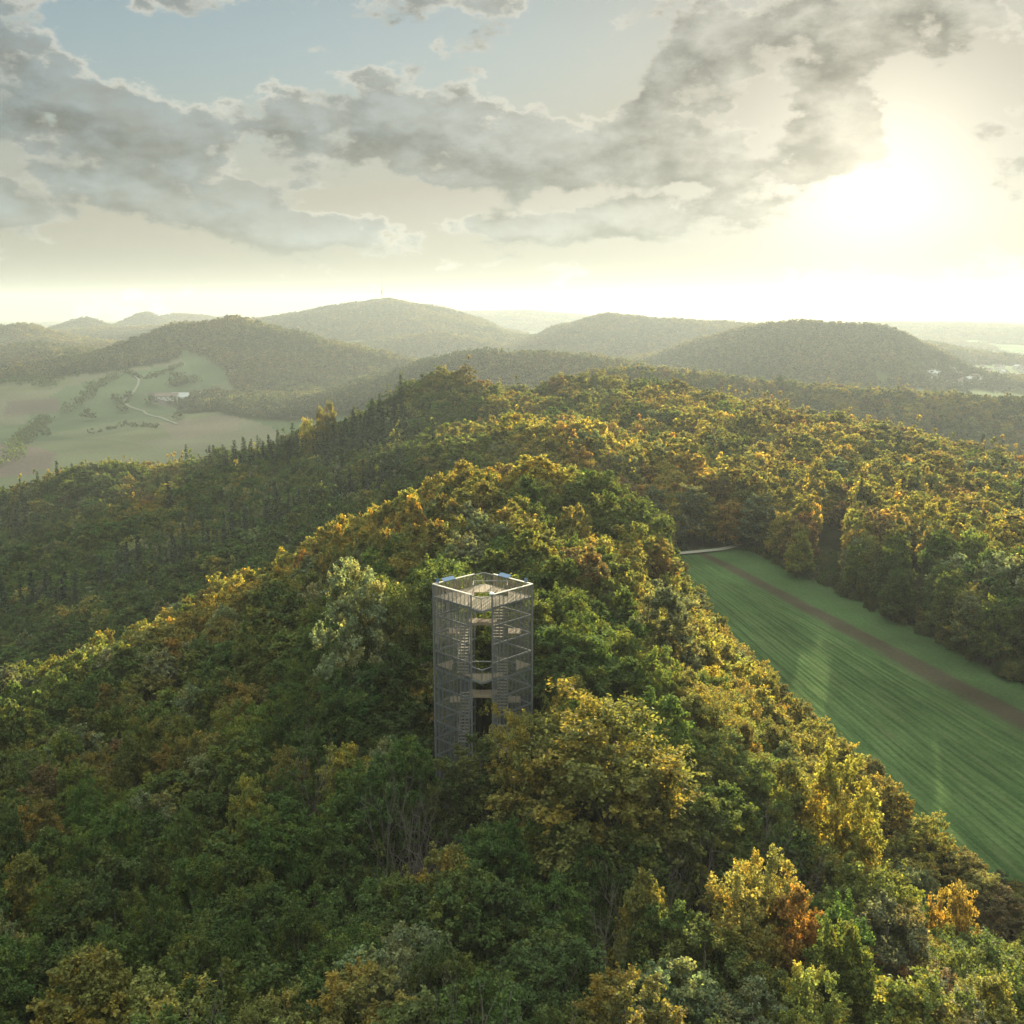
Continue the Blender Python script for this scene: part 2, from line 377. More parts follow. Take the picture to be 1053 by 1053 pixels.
def height(x, y, forest=False):
    x = np.asarray(x, float); y = np.asarray(y, float)
    d = np.hypot(x, y)
    b = base_h(x, y)
    nh = near_h(x, y) + 1.6*vnoise(x, y, 22, 1) + 2.2*vnoise(x, y, 55, 2)
    k = np.clip((d-620)/330, 0, 1); k = k*k*(3-2*k)
    nh = nh*(1-k) + (-185)*k
    z = np.where(d < 1000, np.maximum(nh, b*k+(-400)*(1-k)), b)
    # smooth union with the valley floor
    z = np.where(d < 1000, np.maximum(z, np.where(d > 500, b, -400)), z)
    fo = np.where((d < 1000) & (nh > b+4), 1.0, 0.0); 
    for cr, wd, f_ in HP:
        ymin, ymax = cr[:, 1].min()-wd*1.05, cr[:, 1].max()+wd*1.05
        xmin, xmax = cr[:, 0].min()-wd*1.05, cr[:, 0].max()+wd*1.05
        m = (x > xmin) & (x < xmax) & (y > ymin) & (y < ymax)
        if not m.any(): continue
        px, py = x[m], y[m]; best = np.full(px.shape, 1e9); zc = np.zeros(px.shape); wsum = np.zeros(px.shape)
        for i in range(len(cr)-1):
            a = cr[i]; c = cr[i+1]; dx, dy = c[0]-a[0], c[1]-a[1]
            t = np.clip(((px-a[0])*dx+(py-a[1])*dy)/(dx*dx+dy*dy), 0, 1)
            dd = np.hypot(px-a[0]-t*dx, py-a[1]-t*dy)
            w = 1/(dd*dd+25.0)**2; zc += w*(a[2]+t*(c[2]-a[2])); wsum += w; best = np.minimum(best, dd)
        zc = zc/wsum
        gully = 1+.22*vnoise(px, py, wd*.35, 11)*2*np.clip(best/(wd*.4), 0, 1)+.12*vnoise(px, py, wd*.12, 12)
        s = np.clip(1-(best/wd)*gully, 0, 1); s = s*s*(3-2*s)
        hz = b[m]+(zc-b[m])*s + 3*vnoise(px, py, 60, 5)*(s > .01)*np.clip(best/60, 0, 1)
        up = hz > z[m]
        zz = z[m]; zz[up] = hz[up]; z[m] = zz
        ff = fo[m]
        thr = .30+.35*vnoise(px, py, 150, 8)+.15*vnoise(px, py, 45, 9)
        if wd == 400 and f_ == .98: thr = .24+.25*vnoise(px, py, 150, 8)+.12*vnoise(px, py, 45, 9)+.55*np.clip((255-CX-FPX*px/py)/60, 0, 1)
        if f_ > .5: ff[up] = (s > thr)[up]*1.0
        else: ff[up] = ((vnoise(px, py, 110, 10) > .12))[up]*1.0
        fo[m] = ff
    if FIELD is not None:
        dist, ins = seg_dist(x, y, FIELD)
        q = np.where(ins, 1.0, np.clip(1-dist/14.0, 0, 1)); q = q*q*(3-2*q)
        z = z*(1-q)+(FZ-.35)*q
        fo = np.where(ins | (dist < 1.5), 0.0, fo)
    if forest:
        # the valley bottoms: wood between the middle hills, pasture to the west and in the eastern town valley
        val = (fo < .5) & (d > 620) & (x > -.13*y) & (x < .40*y)
        fo = np.where(val & (y < 5000), 1.0, fo)
        copse = (fo < .5) & (d > 2300) & (vnoise(x, y, 260, 21)+.5*vnoise(x, y, 70, 22) > .27)
        fo = np.where(copse, 1.0, fo)
        return z, fo
    return z
def hit(u, v, y0=650, y1=7000):
    ys = np.geomspace(y0, y1, 900); d = ray(u, v); p = d[None]*(ys/d[1])[:, None]
    h = height(p[:, 0], p[:, 1]); b = np.nonzero(p[:, 2] <= h)[0]
    i = b[0] if len(b) else len(ys)-1
    return p[i, 0], p[i, 1]

# ground sheet: rings round the viewpoint, fine in front and coarse behind
th_front = np.arange(-33, 33.01, .11); th = np.concatenate([th_front, np.linspace(33, 327, 60)[1:-1]])
thr_ = np.radians(th); rr = np.concatenate([[0.5, 8, 16], np.geomspace(24, 9000, 560)])
TX = np.outer(rr, np.sin(thr_)); TY = np.outer(rr, np.cos(thr_))
TZ, TF = height(TX, TY, True)
TZ = np.where(TX**2+TY**2 < 4, TZ[0, 0], TZ)

# land use: pasture colours, ploughed plots and tracks of the valley, kept as a colour of the ground, painted sunlight on the town fields included
def landcolour(x, y, fo):
    c = np.empty(x.shape+(3,)); c[:] = (.115, .135, .06)
    # a patchwork of plots: jittered cells
    cell = (np.floor((x*.8+y*.6)/170+vnoise(x, y, 400, 31)*1.5).astype(int)*7+np.floor((-x*.6+y*.8)/120+vnoise(x, y, 300, 32)*1.5).astype(int)*13) % 5
    pal = np.array([(.070,.088,.045),(.098,.102,.056),(.058,.076,.038),(.108,.104,.064),(.080,.088,.047)])
    c = pal[cell]
    plots = [([(152,403),(222,404),(224,413),(152,412)],(.075,.06,.055)), ([(-40,452),(30,459),(58,466),(52,482),(20,490),(-40,490)],(.10,.075,.06)),
             ([(8,412),(60,408),(60,424),(4,426)],(.085,.07,.055)), ([(160,436),(230,428),(262,424),(240,445),(180,452)],(.12,.10,.07))]
    for pl, col in plots:
        poly = np.array([hit(u, v) for u, v in pl])
        m = (x > poly[:, 0].min()) & (x < poly[:, 0].max()) & (y > poly[:, 1].min()) & (y < poly[:, 1].max())
        if m.any():
            _, ins = seg_dist(x[m], y[m], poly); cm = c[m]; cm[ins] = col; c[m] = cm
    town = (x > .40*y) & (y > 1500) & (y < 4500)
    c[town] = pal[cell][town]*2.6  # town fields lightened in colour to imitate sunlight on them
    g = .85+.5*(vnoise(x, y, 40, 33)+.5)*.6
    c = c*g[..., None]
    f = fo[..., None]
    floor_ = np.where(((x*x+y*y) < 640000)[..., None], np.array((.035, .032, .018)), np.array((.05, .058, .022)))
    return c*(1-f)+floor_*f
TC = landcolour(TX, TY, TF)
nr, nt = TX.shape
ii, jj = np.meshgrid(np.arange(nr-1), np.arange(nt), indexing='ij'); j2 = (jj+1) % nt
TFc = np.stack([ii*nt+jj, ii*nt+j2, (ii+1)*nt+j2, (ii+1)*nt+jj], -1).reshape(-1, 4)[:, ::-1]
gm, g, out = mat('land'); L = gm.node_tree.links
at = g.n('ShaderNodeAttribute', attribute_type='GEOMETRY', attribute_name='land')
tcn = g.n('ShaderNodeTexCoord'); nz = g.noise(tcn.outputs['Object'], .35, 6, .65)
kk = g.m('MULTIPLY_ADD', nz, .9, .55)
db = g.n('ShaderNodeBsdfDiffuse'); L.new(g.mix(1.0, at.outputs['Color'], g.xyz(kk, kk, kk), 'MULTIPLY'), db.inputs[0]); L.new(db.outputs[0], out.inputs[0])
rgba = np.concatenate([TC, np.ones(TC.shape[:2]+(1,))], -1)
ground = obj('terrain', mesh_from('terrain', np.stack([TX, TY, TZ], -1), TFc, [gm], smooth=True, attrs=[('land', 'FLOAT_COLOR', 'POINT', rgba)]), kind='structure',
             label='rolling forest hills with pastures in the valleys', cat='terrain')

# ------------------------------------------------------------------ haze
ZMIN = float(TZ.min())-1.0; HR = 9200.0; ZT = 190.0
hb = MB(); hb.box((0, 0, (ZMIN+ZT)/2), (2*HR, 2*HR, ZT-ZMIN))
hm, g, out = mat('valley_haze')
HAZE = 1.2e-4
pv = g.n('ShaderNodeVolumePrincipled'); pv.inputs['Color'].default_value = (.33, .38, .42, 1)
pv.inputs['Density'].default_value = HAZE; pv.inputs['Anisotropy'].default_value = .25
hm.node_tree.links.new(pv.outputs[0], out.inputs['Volume'])

obj('haze', hb.mesh('haze', hm), kind='stuff', label='thin golden morning haze filling the valleys', cat='haze')

# ------------------------------------------------------------------ the mown field, its brown strip and the track at its head
def build_field():
    ys = np.arange(70, 268, 1.1); ss_ = np.arange(-.55, 2.1, .012)
    Y, Sx = np.meshgrid(ys, ss_, indexing='ij')
    xl = 38.7+.114*(222.8-Y); xs = 54+.253*(231.7-Y); wdt = np.maximum(xs-xl, 9)
    X = xl+Sx*wdt
    row = Sx*23.0+.10*vnoise(X, Y, 34, 61)+.5*vnoise(Sx*9, Sx*0, 1.0, 64)
    rows = np.where(Sx < .93, 1.0, .12)
    Z = FZ + rows*.05*np.sin(row*2*pi)+.10*vnoise(X, Y, 1.7, 62)+.25*vnoise(X, Y, 18, 63)
    d, ins = seg_dist(X, Y, FIELD); ok = ins | (d < 2.5)
    n1, n2 = X.shape; i, j = np.meshgrid(np.arange(n1-1), np.arange(n2-1), indexing='ij')
    F = np.stack([i*n2+j, i*n2+j+1, (i+1)*n2+j+1, (i+1)*n2+j], -1).reshape(-1, 4)
    okf = ok[:-1, :-1].ravel() & ok[1:, 1:].ravel()
    m, g, out = mat('mown_grass'); L = m.node_tree.links
    a = g.n('ShaderNodeAttribute', attribute_type='GEOMETRY', attribute_name='row'); s_ = g.n('ShaderNodeAttribute', attribute_type='GEOMETRY', attribute_name='across')
    tc = g.n('ShaderNodeTexCoord'); mp = g.n('ShaderNodeMapping'); L.new(tc.outputs['Object'], mp.inputs[0]); mp.inputs['Rotation'].default_value = (0, 0, -R(8)); mp.inputs['Scale'].default_value = (1, .12, 1)
    oy = g.n('ShaderNodeSeparateXYZ'); L.new(tc.outputs['Object'], oy.inputs[0]); streak = g.noise(g.xyz(g.m('MULTIPLY', s_.outputs['Fac'], 30.0), g.m('MULTIPLY', oy.outputs[1], .07), 0.0), 1.0, 6, .7); fine = g.noise(tc.outputs['Object'], 1.6, 7, .75); big = g.noise(tc.outputs['Object'], .06, 3, .5)
    w = g.m('MULTIPLY_ADD', g.m('SINE', g.m('MULTIPLY', a.outputs['Fac'], 2*pi)), .5, .5)
    ln = g.noise(g.xyz(g.m('MULTIPLY', s_.outputs['Fac'], 26.0), g.m('MULTIPLY', oy.outputs[1], .004), 3.0), 1.0, 5, .7)
    w = g.smooth(g.m('ADD', g.m('MULTIPLY', w, .28), g.m('ADD', g.m('MULTIPLY', g.m('SUBTRACT', ln, .5), 3.0), g.m('MULTIPLY', g.m('SUBTRACT', streak, .5), 2.6))), -.35, .85)
    grass = g.mix(w, (.028, .052, .019), (.066, .100, .036))
    inrows = g.m('SUBTRACT', 1.0, g.smooth(s_.outputs['Fac'], .82, 1.0))
    grass = g.mix(inrows, g.mix(fine, (.030, .056, .021), (.046, .074, .028)), grass)
    grass = g.mix(g.m('MULTIPLY', g.smooth(streak, .52, .70), .6), grass, (.075, .072, .042))
    e = g.m('MULTIPLY_ADD', g.m('SUBTRACT', streak, .5), .22, s_.outputs['Fac'])
    strip = g.m('MULTIPLY', g.smooth(e, .86, 1.0), g.m('SUBTRACT', 1.0, g.smooth(e, 1.10, 1.17)))
    pat = g.m('MULTIPLY', strip, g.smooth(g.m('ADD', fine, g.m('MULTIPLY', streak, .8)), .56, .86))
    col = g.mix(g.m('MULTIPLY', pat, .9), grass, (.045, .034, .025))
    b = g.n('ShaderNodeBsdfDiffuse'); k = g.m('MULTIPLY_ADD', fine, 1.3, .35); k = g.m('MULTIPLY', k, g.m('MULTIPLY_ADD', big, 1.3, .35))
    L.new(g.mix(1.0, col, g.xyz(k, k, k), 'MULTIPLY'), b.inputs[0])
    bn = g.n('ShaderNodeBump'); bn.inputs['Strength'].default_value = .8; bn.inputs['Distance'].default_value = .25; g.put(bn.inputs['Height'], fine); L.new(bn.outputs[0], b.inputs['Normal'])
    L.new(b.outputs[0], out.inputs[0])
    obj('field', mesh_from('field', np.stack([X, Y, Z], -1), F[okf], [m], smooth=True, attrs=[('row', 'FLOAT', 'POINT', row), ('across', 'FLOAT', 'POINT', Sx)]),
        kind='structure', label='green mown field in rows with a brown strip', cat='field')
build_field()
def ribbon(name, pts, w, m, label, dz):
    pts = np.array(pts); V = []
    for i in range(len(pts)):
        d = pts[min(i+1, len(pts)-1)]-pts[max(i-1, 0)]; d = d/np.linalg.norm(d); nrm = np.array([-d[1], d[0]])
        for s_ in (-.5, .5):
            q = pts[i]+nrm*w*s_; V.append((q[0], q[1], dz(q)))
    F = [[2*i, 2*i+1, 2*i+3, 2*i+2] for i in range(len(pts)-1)]
    return obj(name, mesh_from(name, V, np.array(F), [m]), kind='structure', label=label, cat='track')
def dense(pts, step):
    out = []
    for a, b in zip(pts[:-1], pts[1:]):
        a = np.array(a); b = np.array(b); k = max(2, int(np.linalg.norm(b-a)/step)); out += [a+(b-a)*t for t in np.linspace(0, 1, k, endpoint=False)]
    return out+[np.array(pts[-1])]
GRAVEL = principled('pale_gravel', (.22, .205, .165), .95, nscale=2.0, namp=.3)
ribbon('path', dense([on_plane(u, v, FZ) for (u, v) in [(684,571.5),(715,568.5),(740,566),(752,563.5),(760,560.5)]], 2), 2.4, GRAVEL, 'pale track across the head of the mown field', lambda q: FZ+.35)
def ground_z(q): return float(height(np.array([q[0]]), np.array([q[1]]))[0])
trk = dense([hit(u, v) for (u, v) in [(182,437),(165,430),(148,424),(134,419),(127,415),(131,409),(138,403),(142,396),(143,391),(138,386),(124,381)]], 14)
ribbon('farm_track', trk, 3.6, principled('farm_gravel', (.13, .13, .095), .95, nscale=1.0, namp=.3), 'pale farm track winding up the pasture', lambda q: ground_z(q)+1.0)

# ------------------------------------------------------------------ the lattice lookout tower
STEEL = principled('galvanised_steel', (.19, .195, .195), .5, .35, nscale=4, namp=.25)
PLANK = principled('larch_planks', (.24, .185, .125), .8, nscale=5, namp=.35)
CAP = principled('weathered_handrail', (.52, .47, .40), .6, nscale=4, namp=.2)
TREAD = principled('worn_treads', (.25, .215, .17), .75, nscale=4, namp=.3)
BLUE = principled('glossy_info_panel', (.09, .15, .26), .25, 0, nscale=3, namp=.15, spec=.5)  # blue of the reflected sky put into the base colour
CONC = principled('grey_concrete', (.16, .15, .13), .9, nscale=2)
WHITE = principled('white_enamel', (.8, .8, .8), .35, nscale=3, namp=.05)
TOWER = (-2.8, 93.0); TGZ = -44.0
TG0 = min(float(height(np.array([TOWER[0]+a]), np.array([TOWER[1]+b]))[0]) for a in (-4.7, 0, 4.7) for b in (-4.7, 0, 4.7))-TGZ   # lowest ground under the tower
print('tower ground', TG0)
def build_tower():
    t = empty('lookout_tower', (TOWER[0], TOWER[1], TGZ), 'tall grey steel lattice lookout tower with wooden decks and stairs, rising from the wood', 'tower')
    H = 4.75; S0 = .98; DK = 17.65; RT = 18.9
    part = lambda nm, mb, m, par=None: obj(nm, mb.mesh(nm, m), par or t)
    ends = {(-1, -1): None, (-1, 1): None, (1, -1): None, (1, 1): None}
    levels = [DK-1.8*k for k in range(10)]
    for (sx, sy) in ends:
        a = np.array([sx*H, 0]); b = np.array([sx*S0, sy*(H-S0)]); L = np.linalg.norm(b-a)
        mb = MB(); n = 29
        for i in range(1, n):
            p = a+(b-a)*i/n
            w_ = .085 if i % 3 == 0 else .035
            mb.box((*p, (RT+TG0)/2), (w_, w_, RT-TG0-.12))
        nrm = np.array([sx, sy])/math.sqrt(2)
        lat = part('bar_lattice', mb, STEEL)
        for k, z in enumerate(levels):
            mb = MB(); mb.bar((*(a-nrm*.09), z-.06), (*(b-nrm*.09), z-.06), .10, .16)
            part('ring_beam', mb, STEEL)
        for k in range(1, 9, 3):
            mb = MB()
            z0, z1 = levels[k+1], levels[k]
            o_ = nrm*.22
            m_ = (a+b)/2-o_
            mb.bar((*(a-o_), z0), (*m_, z1-.2), .05); pass
            part('diagonal_brace', mb, STEEL)
        mb = MB(); mb.bar((*a, RT), (*b, RT), .20, .07); part('handrail', mb, CAP)
        mb = MB(); mb.bar((*b, TG0-.5), (*b, RT-.04), .14); part('slot_post', mb, STEEL)
        mb = MB()                                              # wooden screen boards inside the parapet
        for i in range(12):
            p = a+(b-a)*(i+.5)/12-nrm*.16; mb.box((*p, DK+.58), (.20, .03, 1.0), [[(b-a)[0]/L, (b-a)[1]/L, 0], [nrm[0], nrm[1], 0], [0, 0, 1]])
        if sy > 0: part('parapet_board', mb, principled('parapet_boards', (.20, .16, .11), .85, nscale=6))
    for sx in (-1, 1):
        mb = MB(); mb.tube([(sx*H, 0, TG0-.6), (sx*H, 0, RT+.03)], .10, 8); part('corner_post', mb, STEEL)
    def planks(z, hole=None, inner=None, th=.07, ymax=None, ymin=None, xlim=None):
        mb = MB(); w = .155
        for x in np.arange(-H+.2, H-.15, w+.02):
            if xlim and not (xlim[0] <= x <= xlim[1]): continue
            e = H-abs(x)-.12; iv = [(-e if ymin is None else max(-e, ymin), e if ymax is None else min(e, ymax))]
            for hl in (hole, inner):
                if hl and hl[0] < x < hl[1]:
                    iv = [q for (l, r) in iv for q in ((l, min(r, hl[2])), (max(l, hl[3]), r))]
            for (l, r) in iv:
                if r-l > .08: mb.box((x+w/2, (l+r)/2, z-th/2+rng.normal()*.004), (w, r-l, th))
        return mb
    part('deck', planks(DK, hole=(-.9, 2.3, .1, 1.6)), PLANK)
    for z in (10.8,):
        part('platform', planks(z, xlim=(-2.1, 2.0), ymax=-2.5), PLANK)
        part('corner_landing', planks(z, xlim=(-H, -3.0)), PLANK); part('corner_landing', planks(z, xlim=(3.0, H)), PLANK)
    for z in (14.2, 7.2):
        for sx in (-1, 1):
            lim = (-3.5, -2.3) if sx < 0 else (2.3, 3.5)
            part('corner_landing', planks(z, xlim=lim, ymin=-.7, ymax=.9), PLANK)
    for z in (16.2, 9.1):
        mb = planks(z, xlim=(-1.4, 1.3), ymin=-3.7, ymax=-2.3); mb.bar((-1.0, -3.72, z-.12), (1.0, -3.72, z-.12), .10, .24); part('half_landing', mb, PLANK)
    def flight(x, y0, z0, y1, z1, w=.95):
        mb = MB(); n = int((z1-z0)/.21)
        for i in range(n):
            f = (i+.5)/n; mb.box((x, y0+(y1-y0)*f, z0+(z1-z0)*f), (w, .27, .05))
        s_ = part('staircase', mb, TREAD)
        st = MB()
        for q in (-.5, .5): st.bar((x+q*(w+.06), y0, z0), (x+q*(w+.06), y1, z1), .05, .22)
        part('stringer', st, STEEL, s_)
        st = MB()
        for q in (-.5, .5):
            st.bar((x+q*(w+.06), y0, z0+1.0), (x+q*(w+.06), y1, z1+1.0), .04)
            for f in np.linspace(.05, .95, 6): st.bar((x+q*(w+.06), y0+(y1-y0)*f, z0+(z1-z0)*f), (x+q*(w+.06), y0+(y1-y0)*f, z0+(z1-z0)*f+1.0), .025)
        part('handrail', st, STEEL, s_)
    flight(-1.85, -2.5, 10.8, 1.9, 14.2); flight(1.5, -2.2, 14.2, 1.3, DK-.15)
    flight(1.85, -2.3, 7.2, 2.3, 10.8); flight(-1.85, -2.3, 3.7, 2.3, 7.2); flight(1.85, -2.3, .1, 2.3, 3.7)
    for (z, sgn) in ((DK, -1), (DK, 1), (10.8, -1)):   # pointed balconies in the open slots
        mb = MB(); A = np.array([-S0, sgn*(H-S0)]); B = np.array([0, sgn*H]); C = np.array([S0, sgn*(H-S0)])
        for (p, q) in ((A, B), (B, C)):
            mb.bar((*p, z+1.15), (*q, z+1.15), .07); mb.bar((*p, z-.12), (*q, z-.12), .09, .22)
            for f in np.linspace(.08, .92, 8): r_ = p+(q-p)*f; mb.bar((*r_, z), (*r_, z+1.15), .028)
        mb.bar((0, sgn*H, z-.2), (0, sgn*H, z+1.18), .06)
        part('balcony_railing', mb, STEEL)
    mb = MB()                                                   # railing round the stair opening of the top deck
    c = [(-.95, .1), (-.95, 1.7), (2.35, 1.7), (2.35, .1)]
    for p, q in zip(c[:-1], c[1:]):
        mb.bar((*p, DK+1.1), (*q, DK+1.1), .07)
        for f in np.linspace(0, 1, 7): r_ = np.array(p)+(np.array(q)-np.array(p))*f; mb.bar((*r_, DK), (*r_, DK+1.1), .03)
    part('stair_railing', mb, STEEL)
    mb = MB(); mb.bar((-S0, -(H-S0), 12.45), (S0, -(H-S0), 12.45), .07); part('cross_bar', mb, STEEL)
    for (sx, sy, f, w) in ((-1, 1, .36, 1.5), (1, 1, .70, 1.5)):
        a = np.array([sx*H, 0]); b = np.array([sx*S0, sy*(H-S0)]); p = a+(b-a)*f; d = (b-a)/np.linalg.norm(b-a); nr = np.array([sx, sy])/math.sqrt(2)
        X3 = np.array([*d, 0]); Y3 = np.array([nr[0]*.9, nr[1]*.9, .43]); Z3 = np.cross(X3, Y3)
        mb = MB(); mb.box((*(p-nr*.05), RT+.17), (w, .52, .05), [X3, Y3, Z3]); part('info_board', mb, BLUE)
    for (sx, f) in ((-1, .10), (1, .16)):
        a = np.array([sx*H, 0]); b = np.array([sx*S0, (H-S0)]); p = a+(b-a)*f
        mb = MB(); mb.box((*p, RT+.22), (.32, .06, .42)); part('info_board', mb, BLUE)
    mb = MB(); mb.tube([(S0-.05, -(H-S0)+.05, RT+.03), (S0-.05, -(H-S0)+.05, RT+.10), (S0-.05, -(H-S0)+.05, RT+.22)], [.22, .24, .16], 10); part('pole_cap', mb, WHITE)
    for (x_, y_) in ((-H, 0), (H, 0), (-S0, -(H-S0)), (S0, -(H-S0)), (-S0, H-S0), (S0, H-S0)):
        mb = MB(); mb.box((x_, y_, TG0-.5), (.9, .9, 1.3)); part('footing', mb, CONC)
build_tower()

# ------------------------------------------------------------------ transmitter mast on the far hill
def build_mast():
    p = P(393, 306, 3500); gz = ground_z(p); top = P(393, 279, 3500)[2]
    t = empty('transmitter_mast', (p[0], p[1], gz), 'thin tall radio mast on top of the highest distant hill', 'mast')
    Hh = top-gz; m = principled('mast_steel', (.16, .15, .15), .6, nscale=1)
    mb = MB()
    for a in range(3):
        c, s_ = cos(a*2.094), sin(a*2.094); mb.tube([(2.2*c, 2.2*s_, -2), (1.6*c, 1.6*s_, Hh*.7), (.5*c, .5*s_, Hh)], [.45, .4, .3], 5)
    for z in np.arange(3, Hh-4, 5):
        for a in range(3):
            c, s_, c2, s2 = cos(a*2.094), sin(a*2.094), cos((a+1)*2.094), sin((a+1)*2.094); r = 2.0*(1-z/Hh*.6)
            mb.bar((r*c, r*s_, z), (r*c2, r*s2, z+4.5), .25)
    obj('lattice_shaft', mb.mesh('lattice_shaft', m), t)
    mb = MB(); mb.tube([(0, 0, Hh*.30), (0, 0, Hh*.31), (0, 0, Hh*.40), (0, 0, Hh*.41)], [2.0, 3.4, 3.4, 2.0], 10); obj('antenna_platform', mb.mesh('antenna_platform', m), t)
    mb = MB(); mb.tube([(0, 0, Hh-1), (0, 0, Hh+7)], [.4, .25], 6); obj('antenna', mb.mesh('antenna', m), t)
build_mast()

# ------------------------------------------------------------------ farm and town
def house_meshes(L, Wd, Hw, Hr, mw, mr, mg, name):
    w = MB(); w.box((0, 0, Hw/2-.5), (L, Wd, Hw+1))
    g_ = [(-L/2, -Wd/2, Hw), (-L/2, Wd/2, Hw), (-L/2, 0, Hw+Hr-.05), (L/2, -Wd/2, Hw), (L/2, Wd/2, Hw), (L/2, 0, Hw+Hr-.05)]
    w.add(g_, [[0, 1, 2], [3, 5, 4]])
    r = MB(); o = .6
    for s_ in (-1, 1):
        e = np.array([0, s_*(Wd/2+o), Hw-o*Hr/(Wd/2)]); t = np.array([0, 0, Hw+Hr]); d = (t-e); ln = np.linalg.norm(d); d = d/ln
        r.box((e+t)/2, (L+2*o, ln, .22), [[1, 0, 0], d, np.cross([1, 0, 0], d)])
    wins = []
    for s_ in (-1, 1):
        for x in np.linspace(-L/2+1.5, L/2-1.5, max(3, int(L/6))):
            if abs(x-L*.08) > 1.4 or s_ > 0: wins.append(MB()); wins[-1].box((x, s_*(Wd/2+.02), Hw*.55), (1.4, .1, 1.5))
    dr = MB(); dr.box((L*.08, -(Wd/2+.03), 1.05), (1.3, .1, 2.1))
    return [('wall', w.mesh('wall', mw)), ('roof', r.mesh('roof', mr)), ('door', dr.mesh('door', mr))]+[('window', w_.mesh('window', mg)) for w_ in wins]
WALLW = principled('white_render', (.50, .48, .44), .85, nscale=1, namp=.1); ROOFR = principled('brown_tiles', (.13, .09, .075), .8, nscale=2, namp=.3)
ROOFG = principled('pale_sheet_roof', (.30, .30, .30), .6, nscale=1, namp=.15); GLASS = principled('dark_window', (.03, .035, .04), .15, nscale=1, namp=.1, spec=.5); WOODW = principled('barn_boards', (.18, .12, .08), .85, nscale=3)
def put_house(ms, x, y, rz, label, cat, group, name):
    e = empty(name, (x, y, ground_z((x, y))), label, cat, group, rz)
    for nm, me in ms: obj(nm, me, e)
fb = [(172,411.5,30,12,6,4,WALLW,ROOFR,'brown-roofed white farmhouse at the end of the farm group'),(192,413.5,40,16,7,6,WALLW,ROOFG,'longest white barn with a pale roof in the middle of the farm'),(213,411.5,34,15,6,5,WOODW,ROOFG,'wooden barn with a pale sheet roof beside the long white barn')]
for (u, v, L, Wd, Hw, Hr, mw, mr, lab) in fb:
    x, y = hit(u, v); put_house(house_meshes(L, Wd, Hw, Hr, mw, mr, GLASS, 'barn'), x, y, R(4), lab, 'barn', 'farm buildings in the pasture', 'farm_building')
TOWNW = principled('town_render', (.48, .46, .42), .85, nscale=1, namp=.1)
hm_ = [house_meshes(L, Wd, Hw, Hr, TOWNW, mr, GLASS, 'house') for (L, Wd, Hw, Hr, mr) in ((15, 11, 7, 4.5, ROOFR), (12, 10, 6.5, 4.5, ROOFR), (24, 13, 8, 3.5, ROOFG), (17, 10, 6, 5, ROOFR))]
tr = np.random.default_rng(5)
for i in range(46):
    u = tr.uniform(955, 1066); v = 379+(1053-u)*.10+tr.uniform(-3, 13)
    x, y = hit(u, v, 1500)
    if not (x > .40*y and 1500 < y < 4500): continue
    put_house(hm_[tr.integers(4)][:2], x, y, tr.uniform(0, pi), 'small white town house on the misty valley floor beyond the wooded hills', 'house', 'houses of the valley town', 'town_house')

